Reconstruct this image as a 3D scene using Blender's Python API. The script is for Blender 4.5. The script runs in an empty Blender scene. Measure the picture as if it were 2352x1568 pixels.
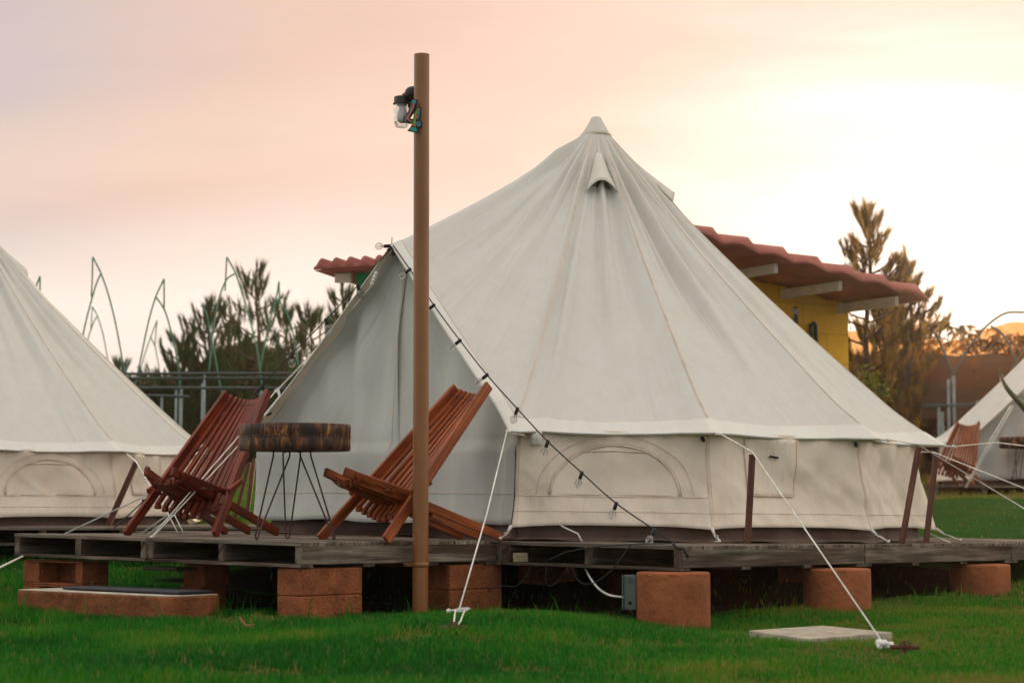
import bpy, math, random
import numpy as np
from mathutils import Vector, Matrix, noise

# ---------------------------------------------------------------- camera, sky, sun
F = 4600.0; CX = 1176.0; CY = 784.0; HOR = 1165.0       # photo pixels on a 2352 px wide frame
CAMZ = 0.6
PITCH = math.atan((HOR - CY) / F)
S = bpy.context.scene
COL = S.collection
cd = bpy.data.cameras.new('camera'); cam = bpy.data.objects.new('camera', cd); COL.objects.link(cam)
cam.location = (0, 0, CAMZ); cam.rotation_euler = (math.pi/2 + PITCH, 0, 0)
cd.sensor_width = 36; cd.lens = 36 * F / 2352; cd.clip_end = 3000; cd.clip_start = 0.1
cd.dof.use_dof = True; cd.dof.focus_distance = 12.0; cd.dof.aperture_fstop = 3.4
S.camera = cam
def at(px, py, Y):
    x = (px - CX) / F; y = (CY - py) / F
    c, s = math.cos(PITCH), math.sin(PITCH)
    dy = c - s*y; dz = s + c*y
    k = Y / dy
    return Vector((x*k, Y, CAMZ + dz*k))

SUN_AZ = math.radians(12.5); SUN_EL = math.radians(5.0)
w = bpy.data.worlds.new('World'); S.world = w; w.use_nodes = True
N = w.node_tree.nodes; L = w.node_tree.links; N.clear()
def wn(t, **k):
    n = N.new(t)
    for a, b in k.items(): setattr(n, a, b)
    return n
def wmath(op, a, b=None, c=None, clamp=False):
    n = wn('ShaderNodeMath', operation=op); n.use_clamp = clamp
    for i, v in enumerate((a, b, c)):
        if v is None: continue
        if isinstance(v, (int, float)): n.inputs[i].default_value = v
        else: L.new(v, n.inputs[i])
    return n.outputs[0]
def ramp_fill(r, stops, interp='LINEAR'):
    r.color_ramp.interpolation = interp
    e = r.color_ramp.elements
    while len(e) > 1: e.remove(e[-1])
    e[0].position = stops[0][0]; e[0].color = (*stops[0][1], 1)
    for p, c in stops[1:]:
        q = e.new(p); q.color = (*c, 1)
tc = wn('ShaderNodeTexCoord')
sx = wn('ShaderNodeSeparateXYZ'); L.new(tc.outputs['Generated'], sx.inputs[0])
dot = wn('ShaderNodeVectorMath', operation='DOT_PRODUCT'); L.new(tc.outputs['Generated'], dot.inputs[0])
gx, gy, gz = math.sin(math.radians(11.0)), math.cos(math.radians(11.0)), math.sin(math.radians(4.0))
gn = Vector((gx, gy, gz)).normalized(); dot.inputs[1].default_value = gn
ang = wmath('ARCCOSINE', wmath('MINIMUM', dot.outputs['Value'], 0.99999))
# cloud bands: soft streaks rising to the right
mp = wn('ShaderNodeMapping'); mp.inputs['Rotation'].default_value = (0, math.radians(14), 0); mp.inputs['Scale'].default_value = (2.2, 1.0, 13.0)
L.new(tc.outputs['Generated'], mp.inputs[0])
nz = wn('ShaderNodeTexNoise'); nz.inputs['Scale'].default_value = 1.15; nz.inputs['Detail'].default_value = 5; nz.inputs['Roughness'].default_value = .48; nz.inputs['Distortion'].default_value = .5
L.new(mp.outputs[0], nz.inputs['Vector'])
mp2 = wn('ShaderNodeMapping'); mp2.inputs['Rotation'].default_value = (0, math.radians(12), 0); mp2.inputs['Scale'].default_value = (5, 1.0, 22.0); mp2.inputs['Location'].default_value = (3.1, 0, .7)
L.new(tc.outputs['Generated'], mp2.inputs[0])
nz2 = wn('ShaderNodeTexNoise'); nz2.inputs['Scale'].default_value = 1.3; nz2.inputs['Detail'].default_value = 4
L.new(mp2.outputs[0], nz2.inputs['Vector'])
warp = wmath('MULTIPLY_ADD', nz.outputs['Fac'], 0.26, -0.13)
t = wmath('DIVIDE', wmath('ADD', ang, warp), math.pi, clamp=True)
r1 = wn('ShaderNodeValToRGB'); L.new(t, r1.inputs[0])
d2 = 1/180.0
ramp_fill(r1, [(0.0, (1.7, 1.65, 1.6)), (4.5*d2, (1.15, 1.08, 1.02)), (7.5*d2, (.97, .83, .73)), (10.5*d2, (.93, .68, .565)), (15*d2, (.92, .65, .54)),
               (20*d2, (.85, .595, .485)), (25*d2, (.69, .56, .54)), (29*d2, (.60, .54, .57)), (40*d2, (.80, .74, .72)), (62*d2, (1.5, 1.36, 1.20)), (95*d2, (1.22, 1.15, 1.05)), (135*d2, (.80, .79, .78)), (1.0, (.66, .67, .70))])
# pale clear strip low over the horizon
low = wn('ShaderNodeMapRange'); low.interpolation_type = 'SMOOTHSTEP'
zz = wmath('SUBTRACT', wmath('MULTIPLY_ADD', nz2.outputs['Fac'], .05, sx.outputs['Z']), wmath('MULTIPLY', sx.outputs['X'], .12)); L.new(zz, low.inputs[0])
low.inputs[1].default_value = .150; low.inputs[2].default_value = .205; low.inputs[3].default_value = .90; low.inputs[4].default_value = 0
far_ = wn('ShaderNodeMapRange'); L.new(ang, far_.inputs[0]); far_.inputs[1].default_value = .12; far_.inputs[2].default_value = .30
mixl = wn('ShaderNodeMixRGB'); L.new(wmath('MULTIPLY', low.outputs[0], far_.outputs[0]), mixl.inputs[0]); L.new(r1.outputs[0], mixl.inputs[1]); mixl.inputs[2].default_value = (1.02, .90, .81, 1)
band = wn('ShaderNodeMapRange'); band.interpolation_type = 'SMOOTHSTEP'; L.new(wmath('ABSOLUTE', wmath('SUBTRACT', zz, .220)), band.inputs[0]); band.inputs[1].default_value = 0; band.inputs[2].default_value = .04; band.inputs[3].default_value = .55; band.inputs[4].default_value = 0
mixb = wn('ShaderNodeMixRGB'); L.new(wmath('MULTIPLY', band.outputs[0], far_.outputs[0]), mixb.inputs[0]); L.new(mixl.outputs[0], mixb.inputs[1]); mixb.inputs[2].default_value = (.96, .72, .56, 1)
front = wn('ShaderNodeMapRange'); L.new(sx.outputs['Y'], front.inputs[0]); front.inputs[1].default_value = .3; front.inputs[2].default_value = .8
mixf = wn('ShaderNodeMixRGB'); L.new(front.outputs[0], mixf.inputs[0]); L.new(r1.outputs[0], mixf.inputs[1]); L.new(mixb.outputs[0], mixf.inputs[2])
bri = wmath('MULTIPLY_ADD', nz2.outputs['Fac'], .22, .89)
mul = wn('ShaderNodeVectorMath', operation='SCALE'); L.new(mixf.outputs[0], mul.inputs[0]); L.new(bri, mul.inputs['Scale'])
bg = wn('ShaderNodeBackground'); L.new(mul.outputs[0], bg.inputs[0]); bg.inputs[1].default_value = 1.0
sk = wn('ShaderNodeTexSky'); sk.sky_type = 'NISHITA'; sk.sun_disc = False; sk.sun_elevation = SUN_EL; sk.sun_rotation = SUN_AZ
bg2 = wn('ShaderNodeBackground'); L.new(sk.outputs[0], bg2.inputs[0]); bg2.inputs[1].default_value = 0.001
ad = wn('ShaderNodeAddShader'); L.new(bg.outputs[0], ad.inputs[0]); L.new(bg2.outputs[0], ad.inputs[1])
wo = wn('ShaderNodeOutputWorld'); L.new(ad.outputs[0], wo.inputs[0])
sl = bpy.data.lights.new('sun', 'SUN'); sl.energy = 4.5; sl.angle = math.radians(3); sl.color = (1.0, .72, .42)
so = bpy.data.objects.new('sun', sl); COL.objects.link(so)
sdir = Vector((math.sin(SUN_AZ)*math.cos(SUN_EL), math.cos(SUN_AZ)*math.cos(SUN_EL), math.sin(SUN_EL)))
so.rotation_euler = (-sdir).to_track_quat('-Z', 'Y').to_euler()
S.view_settings.view_transform = 'Standard'; S.view_settings.look = 'None'; S.view_settings.exposure = 0; S.view_settings.gamma = 1
try:
    S.cycles.use_denoising = True; S.cycles.max_bounces = 8; S.cycles.transparent_max_bounces = 24
    S.cycles.caustics_reflective = False; S.cycles.caustics_refractive = False
except Exception: pass

# ---------------------------------------------------------------- ground shape
GT = [(-50, -.02), (12.2, -.02), (14, .06), (15.5, .17), (17, .36), (20, .58), (24, .69), (28, .76), (36, 1.25), (60, 2.3), (200, 4.0), (900, 6.0)]
def ground_z(x, y):
    if not isinstance(x, np.ndarray):
        b = float(np.interp(y, [p[0] for p in GT], [p[1] for p in GT]))
        r = b + .022*math.sin(x*1.3 + .4*y + 1.0)*math.cos(y*.9 + .5) + .012*math.sin(3.1*x - 1.7*y)
        return r + .03*math.exp(-((x-.1)**2/.5 + (y-10.6)**2/.6)) - .055*math.exp(-((x-1.3)**2/1.0+(y-10.9)**2/.5))
    b = np.interp(y, [p[0] for p in GT], [p[1] for p in GT])
    r = b + .022*np.sin(x*1.3 + .4*y + 1.0)*np.cos(y*.9 + .5) + .012*np.sin(3.1*x - 1.7*y)
    return r + .03*np.exp(-((x-.1)**2/.5 + (y-10.6)**2/.6)) - .055*np.exp(-((x-1.3)**2/1.0+(y-10.9)**2/.5))
def deck_z(x): return .4 - .012*x

# ---------------------------------------------------------------- materials
def newmat(name):
    m = bpy.data.materials.new(name); m.use_nodes = True
    nt = m.node_tree; b = nt.nodes['Principled BSDF']
    return m, nt, b
def nd(nt, t, **k):
    n = nt.nodes.new(t)
    for a, b in k.items(): setattr(n, a, b)
    return n
def setin(n, **k):
    for a, b in k.items(): n.inputs[a.replace('_', ' ')].default_value = b
def noise_col(nt, vec, scale, stops, detail=4, rough=.55, dist=0.0):
    n = nd(nt, 'ShaderNodeTexNoise'); setin(n, Scale=scale, Detail=detail, Roughness=rough, Distortion=dist)
    nt.links.new(vec, n.inputs['Vector'])
    r = nd(nt, 'ShaderNodeValToRGB'); ramp_fill(r, stops); nt.links.new(n.outputs['Fac'], r.inputs[0])
    return r.outputs[0], n.outputs['Fac']
def bump(nt, b, fac, strength, distance, prev=None):
    n = nd(nt, 'ShaderNodeBump'); setin(n, Strength=strength, Distance=distance)
    nt.links.new(fac, n.inputs['Height'])
    if prev: nt.links.new(prev, n.inputs['Normal'])
    nt.links.new(n.outputs[0], b.inputs['Normal']); return n.outputs[0]
def mulcol(nt, a, bcol, fac=1.0):
    m = nd(nt, 'ShaderNodeMixRGB', blend_type='MULTIPLY'); m.inputs[0].default_value = fac
    nt.links.new(a, m.inputs[1])
    if isinstance(bcol, tuple): m.inputs[2].default_value = (*bcol, 1)
    else: nt.links.new(bcol, m.inputs[2])
    return m.outputs[0]
def simple(name, col, rough=.7, metal=0, var=.25, scale=8, bs=.2, bd=.003, bscale=60, spec=.4):
    m, nt, b = newmat(name)
    tcn = nd(nt, 'ShaderNodeTexCoord')
    lo = tuple(c*(1-var) for c in col); hi = tuple(min(1, c*(1+var)) for c in col)
    c, f = noise_col(nt, tcn.outputs['Object'], scale, [(.3, lo), (.7, hi)])
    nt.links.new(c, b.inputs['Base Color']); setin(b, Roughness=rough, Metallic=metal); b.inputs['Specular IOR Level'].default_value = spec
    n = nd(nt, 'ShaderNodeTexNoise'); setin(n, Scale=bscale, Detail=5); nt.links.new(tcn.outputs['Object'], n.inputs['Vector'])
    bump(nt, b, n.outputs['Fac'], bs, bd)
    return m
def wood(name, stops, rough=.5, gscale=1.0, spec=.4, bs=.35, dirt=None, su=2.0, plank=None):
    """grain along U"""
    m, nt, b = newmat(name)
    uv = nd(nt, 'ShaderNodeUVMap')
    mpn = nd(nt, 'ShaderNodeMapping'); mpn.inputs['Scale'].default_value = (su*gscale, 38*gscale, 1); nt.links.new(uv.outputs[0], mpn.inputs[0])
    c, f = noise_col(nt, mpn.outputs[0], 1.0, stops, detail=6, rough=.6, dist=.4)
    mp2 = nd(nt, 'ShaderNodeMapping'); mp2.inputs['Scale'].default_value = (3.0*gscale, 160*gscale, 1); nt.links.new(uv.outputs[0], mp2.inputs[0])
    c2, f2 = noise_col(nt, mp2.outputs[0], 1.0, [(.3, (.6, .6, .6)), (.6, (1.15, 1.15, 1.15))], detail=3)
    col = mulcol(nt, c, c2)
    tcn = nd(nt, 'ShaderNodeTexCoord')
    c3, f3 = noise_col(nt, tcn.outputs['Object'], 5.0, [(.3, (.75, .72, .7)), (.65, (1.1, 1.1, 1.1))], detail=5)
    col = mulcol(nt, col, c3)
    if plank:
        mp5 = nd(nt, 'ShaderNodeMapping'); mp5.inputs['Scale'].default_value = (.5, .5, 1); nt.links.new(uv.outputs[0], mp5.inputs[0])
        c5, f5 = noise_col(nt, mp5.outputs[0], 1.0, [(.35, (1-plank,)*3), (.65, (1+plank, 1+plank*.95, 1+plank*.9))], detail=1)
        col = mulcol(nt, col, c5)
    if dirt:
        c4, f4 = noise_col(nt, mpn.outputs[0], .35, [(.45, (1, 1, 1)), (.62, dirt)], detail=5)
        col = mulcol(nt, col, c4)
    nt.links.new(col, b.inputs['Base Color']); setin(b, Roughness=rough); b.inputs['Specular IOR Level'].default_value = spec
    p = bump(nt, b, f2, bs, .002); bump(nt, b, f, bs, .003, p)
    return m
def canvas(name, col, stain=.12, trans=0.0, warm=(.93, .84, .76), uvs=None, ub=.6):
    m, nt, b = newmat(name)
    tcn = nd(nt, 'ShaderNodeTexCoord')
    lo = tuple(c*(1-stain) for c in col)
    c, f = noise_col(nt, tcn.outputs['Object'], 2.3, [(.35, lo), (.65, col)], detail=6)
    mpn = nd(nt, 'ShaderNodeMapping'); mpn.inputs['Scale'].default_value = (9, 9, .9); nt.links.new(tcn.outputs['Object'], mpn.inputs[0])
    c2, f2 = noise_col(nt, mpn.outputs[0], 1.6, [(.42, (1, 1, 1)), (.75, warm)], detail=4)
    col2 = mulcol(nt, c, c2, .34)
    c3, f3 = noise_col(nt, tcn.outputs['Object'], 260, [(.35, (.9, .9, .9)), (.65, (1.05, 1.05, 1.05))], detail=2)
    col2 = mulcol(nt, col2, c3)
    nt.links.new(col2, b.inputs['Base Color']); setin(b, Roughness=.92); b.inputs['Specular IOR Level'].default_value = .15
    n = nd(nt, 'ShaderNodeTexNoise'); setin(n, Scale=3.2, Detail=3, Roughness=.5, Distortion=.8); nt.links.new(tcn.outputs['Object'], n.inputs['Vector'])
    p = bump(nt, b, n.outputs['Fac'], .07, .03)
    if uvs:
        uvn = nd(nt, 'ShaderNodeUVMap'); mpu = nd(nt, 'ShaderNodeMapping'); mpu.inputs['Scale'].default_value = (*uvs, 1); mpu.inputs['Rotation'].default_value = (0, 0, 0); nt.links.new(uvn.outputs[0], mpu.inputs[0])
        nu_ = nd(nt, 'ShaderNodeTexNoise'); setin(nu_, Scale=1.0, Detail=3, Roughness=.45, Distortion=.6); nt.links.new(mpu.outputs[0], nu_.inputs['Vector'])
        p = bump(nt, b, nu_.outputs['Fac'], ub, .045, p)
    n2 = nd(nt, 'ShaderNodeTexNoise'); setin(n2, Scale=420, Detail=2); nt.links.new(tcn.outputs['Object'], n2.inputs['Vector'])
    bump(nt, b, n2.outputs['Fac'], .35, .0015, p)
    if trans > 0:
        tr = nd(nt, 'ShaderNodeBsdfTranslucent'); nt.links.new(col2, tr.inputs[0])
        mx = nd(nt, 'ShaderNodeMixShader'); mx.inputs[0].default_value = trans
        nt.links.new(b.outputs[0], mx.inputs[1]); nt.links.new(tr.outputs[0], mx.inputs[2])
        nt.links.new(mx.outputs[0], nt.nodes['Material Output'].inputs[0])
    return m
M = {}
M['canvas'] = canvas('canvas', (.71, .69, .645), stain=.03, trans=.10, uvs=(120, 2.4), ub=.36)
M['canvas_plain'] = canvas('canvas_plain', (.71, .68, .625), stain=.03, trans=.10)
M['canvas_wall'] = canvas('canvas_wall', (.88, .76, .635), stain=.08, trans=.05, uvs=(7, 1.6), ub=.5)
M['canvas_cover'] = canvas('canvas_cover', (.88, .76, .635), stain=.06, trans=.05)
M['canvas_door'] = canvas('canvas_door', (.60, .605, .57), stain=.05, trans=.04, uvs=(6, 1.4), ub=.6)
M['hem'] = canvas('canvas_hem', (.76, .74, .69), stain=.06)
M['groundsheet'] = simple('groundsheet', (.13, .078, .058), rough=.6, bs=.6, bd=.02, bscale=7)
M['seam'] = simple('seam_thread', (.74, .57, .46), rough=.9)
M['rope'] = simple('rope', (.72, .69, .62), rough=.9, bscale=300, bs=.6)
M['ropegrey'] = simple('rope_grey', (.42, .43, .40), rough=.9)
M['chair_dark'] = wood('chair_wood_dark', [(.3, (.055, .009, .004)), (.5, (.16, .023, .008)), (.7, (.30, .052, .016))], rough=.42, spec=.25)
M['chair_orange'] = wood('chair_wood_orange', [(.3, (.12, .025, .007)), (.5, (.26, .058, .014)), (.7, (.44, .115, .028))], rough=.5, spec=.25)
M['stake'] = wood('stake_wood', [(.3, (.07, .022, .014)), (.6, (.15, .05, .03)), (.75, (.2, .075, .045))], rough=.6)
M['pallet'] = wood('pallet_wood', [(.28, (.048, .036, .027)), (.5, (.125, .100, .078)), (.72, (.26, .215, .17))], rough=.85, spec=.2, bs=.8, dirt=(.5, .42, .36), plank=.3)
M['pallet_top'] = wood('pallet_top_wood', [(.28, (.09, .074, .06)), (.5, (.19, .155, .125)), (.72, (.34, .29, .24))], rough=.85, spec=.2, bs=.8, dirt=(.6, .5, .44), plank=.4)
M['bark'] = wood('stump_bark', [(.36, (.008, .004, .003)), (.47, (.035, .013, .006)), (.57, (.13, .045, .014)), (.68, (.48, .19, .04))], rough=.6, gscale=.6, su=14.0, bs=1.0)
M['stump_top'] = simple('stump_top', (.20, .105, .055), rough=.6, scale=20)
M['rust'] = simple('rusty_metal', (.075, .035, .028), rough=.5, metal=.3, spec=.4)
M['anchor'] = simple('rusty_anchor', (.11, .035, .02), rough=.8)
M['pvc'] = simple('brown_pipe', (.235, .088, .022), rough=.35, var=.16, scale=2.5, bs=.1, bscale=3, bd=.004, spec=.5)
M['block'] = simple('painted_block', (.27, .088, .036), rough=.92, var=.35, scale=9, bs=1.0, bd=.012, bscale=55, spec=.15)
def pits(m, amt=.5, sc=85):
    nt = m.node_tree; b = nt.nodes['Principled BSDF']; lk = b.inputs['Base Color'].links[0]; src = lk.from_socket
    tcn = nd(nt, 'ShaderNodeTexCoord'); c, f = noise_col(nt, tcn.outputs['Object'], sc, [(.30, (.18, .16, .14)), (.40, (1, 1, 1)), (.66, (1, 1, 1)), (.8, (1.35, 1.3, 1.2))], detail=3, rough=.6)
    nt.links.new(mulcol(nt, src, c, amt), b.inputs['Base Color'])
    old = b.inputs['Normal'].links[0].from_socket; bump(nt, b, f, .8, .012, old)
pits(M['block'], .9, 70)
M['drum'] = simple('painted_concrete', (.29, .094, .037), rough=.85, var=.28, scale=5, bs=.7, bd=.010, bscale=22, spec=.2)
M['step'] = simple('step_concrete', (.22, .078, .032), rough=.9, var=.4, scale=6, bs=.9, bd=.012, bscale=30, spec=.15)
pits(M['drum'], .35, 24); pits(M['step'], .5, 45)
M['cement'] = simple('cement_top', (.42, .37, .30), rough=.9, var=.3, scale=14, bs=.6, bd=.006, bscale=40)
M['slab'] = simple('slab_concrete', (.36, .31, .24), rough=.9, var=.3, scale=12, bs=.6, bd=.005, bscale=50)
M['mat'] = simple('rubber_mat', (.012, .014, .022), rough=.6)
M['ebox'] = simple('grey_metal', (.105, .14, .13), rough=.45, metal=.2, var=.1)
M['black'] = simple('black_plastic', (.006, .006, .008), rough=.4, spec=.3, bs=.1)
M['cable'] = simple('black_cable', (.010, .010, .012), rough=.5)
M['white_cable'] = simple('white_cable', (.62, .60, .54), rough=.5)
M['white'] = simple('white_plastic', (.72, .72, .70), rough=.4, var=.05)
M['cream'] = simple('cream_plastic', (.34, .28, .17), rough=.5, var=.1)
M['steel'] = simple('galvanised_steel', (.18, .22, .22), rough=.45, metal=.6)
M['steelgreen'] = simple('weathered_steel', (.04, .22, .14), rough=.5, metal=.1)
M['pipe'] = simple('dark_pipe', (.03, .05, .05), rough=.4)
M['rooftile'] = simple('red_roofing', (.34, .105, .08), rough=.8, var=.18, scale=4, bs=.5, bscale=120)
M['rafter'] = simple('painted_rafter', (.52, .45, .38), rough=.7, var=.15)
M['green_wall'] = simple('green_wall', (.008, .30, .12), rough=.8, var=.2)
M['trunk'] = simple('pine_bark', (.07, .04, .025), rough=.9, var=.5, scale=12, bs=1, bd=.02, bscale=20)
M['stick'] = simple('dry_stick', (.24, .11, .05), rough=.9)
M['filament'] = simple('filament', (.30, .26, .2), rough=.4, metal=.6)
M['bulbwhite'] = simple('frosted_bulb', (.66, .64, .58), rough=.3, var=.03)
M['tag'] = simple('care_tag', (.72, .69, .62), rough=.9, var=.08)
M['teal'] = simple('teal_paint', (.004, .30, .28), rough=.35, var=.15, scale=60)
M['blue'] = simple('blue_paint', (.045, .16, .22), rough=.35, var=.3, scale=120)
M['orange'] = simple('orange_paint', (.55, .10, .035), rough=.35, var=.3, scale=90)
M['lime'] = simple('green_paint', (.13, .28, .03), rough=.35, var=.3, scale=120)
def glassmat(name, col=(1, 1, 1), rough=.02, mixt=.55):
    m, nt, b = newmat(name)
    g = nd(nt, 'ShaderNodeBsdfGlossy'); setin(g, Roughness=.05)
    tr = nd(nt, 'ShaderNodeBsdfTransparent'); tr.inputs[0].default_value = (*[c*.93 for c in col], 1)
    fr = nd(nt, 'ShaderNodeLayerWeight'); fr.inputs['Blend'].default_value = mixt
    mr = nd(nt, 'ShaderNodeMapRange'); nt.links.new(fr.outputs['Fresnel'], mr.inputs[0]); mr.inputs[3].default_value = .06; mr.inputs[4].default_value = .6
    df = nd(nt, 'ShaderNodeBsdfPrincipled'); setin(df, Roughness=.3); df.inputs['Base Color'].default_value = (.35, .33, .3, 1)
    m2 = nd(nt, 'ShaderNodeMixShader'); m2.inputs[0].default_value = .15; nt.links.new(g.outputs[0], m2.inputs[1]); nt.links.new(df.outputs[0], m2.inputs[2])
    mx = nd(nt, 'ShaderNodeMixShader'); nt.links.new(mr.outputs[0], mx.inputs[0]); nt.links.new(tr.outputs[0], mx.inputs[1]); nt.links.new(m2.outputs[0], mx.inputs[2])
    nt.links.new(mx.outputs[0], nt.nodes['Material Output'].inputs[0]); return m
M['glass'] = glassmat('bulb_glass', mixt=.35)
# yellow block wall
def yellow():
    m, nt, b = newmat('yellow_wall')
    tcn = nd(nt, 'ShaderNodeTexCoord'); uv = nd(nt, 'ShaderNodeUVMap')
    c, f = noise_col(nt, tcn.outputs['Object'], 3, [(.3, (.82, .37, .010)), (.7, (.95, .50, .02))], detail=7)
    br = nd(nt, 'ShaderNodeTexBrick'); nt.links.new(uv.outputs[0], br.inputs['Vector'])
    setin(br, Scale=1.0, Mortar_Size=.012, Mortar_Smooth=.6); br.inputs['Brick Width'].default_value = .62; br.inputs['Row Height'].default_value = .31
    br.inputs['Color1'].default_value = (1, 1, 1, 1); br.inputs['Color2'].default_value = (.97, .97, .97, 1); br.inputs['Mortar'].default_value = (.78, .70, .6, 1)
    cr, cf = noise_col(nt, tcn.outputs['Object'], 9, [(.22, (.35, .28, .2)), (.31, (1, 1, 1))], detail=8, rough=.7)
    col = mulcol(nt, mulcol(nt, c, br.outputs['Color']), cr)
    nt.links.new(col, b.inputs['Base Color']); setin(b, Roughness=.85)
    p = bump(nt, b, br.outputs['Color'], .5, .01); bump(nt, b, cf, .6, .02, p); return m
M['yellow_wall'] = yellow()
def leafy(name, stops, trans=.3, attr=True):
    m, nt, b = newmat(name)
    a = nd(nt, 'ShaderNodeAttribute'); a.attribute_name = 'tint'
    r = nd(nt, 'ShaderNodeValToRGB'); ramp_fill(r, stops); nt.links.new(a.outputs['Fac'], r.inputs[0])
    nt.links.new(r.outputs[0], b.inputs['Base Color']); setin(b, Roughness=.6); b.inputs['Specular IOR Level'].default_value = .25
    tr = nd(nt, 'ShaderNodeBsdfTranslucent'); nt.links.new(r.outputs[0], tr.inputs[0])
    mx = nd(nt, 'ShaderNodeMixShader'); mx.inputs[0].default_value = trans
    nt.links.new(b.outputs[0], mx.inputs[1]); nt.links.new(tr.outputs[0], mx.inputs[2])
    nt.links.new(mx.outputs[0], nt.nodes['Material Output'].inputs[0]); return m
M['grass'] = leafy('grass_blades', [(0, (.007, .085, .005)), (.38, (.014, .19, .006)), (.66, (.085, .225, .008)), (.86, (.20, .24, .02)), (.94, (.26, .17, .05)), (1, (.34, .20, .08))], .35)
M['pine'] = leafy('pine_needles', [(0, (.012, .035, .006)), (.6, (.035, .080, .012)), (1, (.10, .11, .025))], .3)
M['pine_sunlit'] = leafy('pine_needles_sunlit', [(0, (.035, .028, .008)), (.5, (.14, .085, .018)), (1, (.85, .48, .10))], .6)  # sunlit copy of the needles, backlight glow put into the gold colour
M['hedge'] = leafy('hedge_leaves', [(0, (.010, .018, .005)), (.6, (.035, .045, .012)), (1, (.09, .05, .02))], .25)
M['hedge_brown'] = leafy('dry_leaves', [(0, (.02, .014, .006)), (.6, (.055, .035, .014)), (1, (.12, .05, .02))], .25)
M['agave'] = simple('agave_leaf', (.06, .07, .03), rough=.6, var=.3)
M['bush'] = leafy('bush_leaves', [(0, (.06, .09, .01)), (1, (.28, .26, .04))], .45)
def groundmat():
    m, nt, b = newmat('ground_soil')
    tcn = nd(nt, 'ShaderNodeTexCoord')
    c, f = noise_col(nt, tcn.outputs['Object'], 1.6, [(.35, (.014, .080, .008)), (.6, (.035, .115, .012)), (.75, (.10, .080, .03))], detail=8, rough=.65)
    c2, f2 = noise_col(nt, tcn.outputs['Object'], 60, [(.3, (.5, .5, .5)), (.7, (1.3, 1.3, 1.3))], detail=4)
    nt.links.new(mulcol(nt, c, c2), b.inputs['Base Color']); setin(b, Roughness=1); b.inputs['Specular IOR Level'].default_value = .05
    bump(nt, b, f2, 1, .03); return m
M['ground'] = groundmat()
M['shade_soil'] = simple('shade_dark_soil', (.018, .012, .008), rough=1, var=.5, scale=5, bs=1, bd=.03, bscale=30, spec=.05)  # bare earth, with the under-deck shade put into its near-black colour
def netmat(name, opaque, col):
    m, nt, b = newmat(name)
    tcn = nd(nt, 'ShaderNodeTexCoord')
    mpn = nd(nt, 'ShaderNodeMapping'); mpn.inputs['Scale'].default_value = (.5, .5, 9); nt.links.new(tcn.outputs['Object'], mpn.inputs[0])
    c, f = noise_col(nt, mpn.outputs[0], 1.0, [(.3, tuple(v*.6 for v in col)), (.7, tuple(v*1.3 for v in col))], detail=5)
    nt.links.new(c, b.inputs['Base Color']); setin(b, Roughness=1); b.inputs['Specular IOR Level'].default_value = 0
    tr = nd(nt, 'ShaderNodeBsdfTranslucent'); tr.inputs[0].default_value = (col[0]*2.5, col[1]*1.8, col[2]*1.2, 1)
    tp = nd(nt, 'ShaderNodeBsdfTransparent'); tp.inputs[0].default_value = (1, .56, .22, 1)
    m1 = nd(nt, 'ShaderNodeMixShader'); m1.inputs[0].default_value = .4; nt.links.new(b.outputs[0], m1.inputs[1]); nt.links.new(tr.outputs[0], m1.inputs[2])
    c2, f2 = noise_col(nt, tcn.outputs['Object'], .9, [(.3, (opaque - .18,)*3), (.7, (opaque + .12,)*3)], detail=6, rough=.7)
    m2 = nd(nt, 'ShaderNodeMixShader'); nt.links.new(c2, m2.inputs[0]); nt.links.new(tp.outputs[0], m2.inputs[1]); nt.links.new(m1.outputs[0], m2.inputs[2])
    nt.links.new(m2.outputs[0], nt.nodes['Material Output'].inputs[0]); return m
M['net'] = netmat('shade_net', .50, (.10, .055, .035)); M['net_wall'] = netmat('shade_net_wall', .90, (.062, .050, .044))


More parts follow.
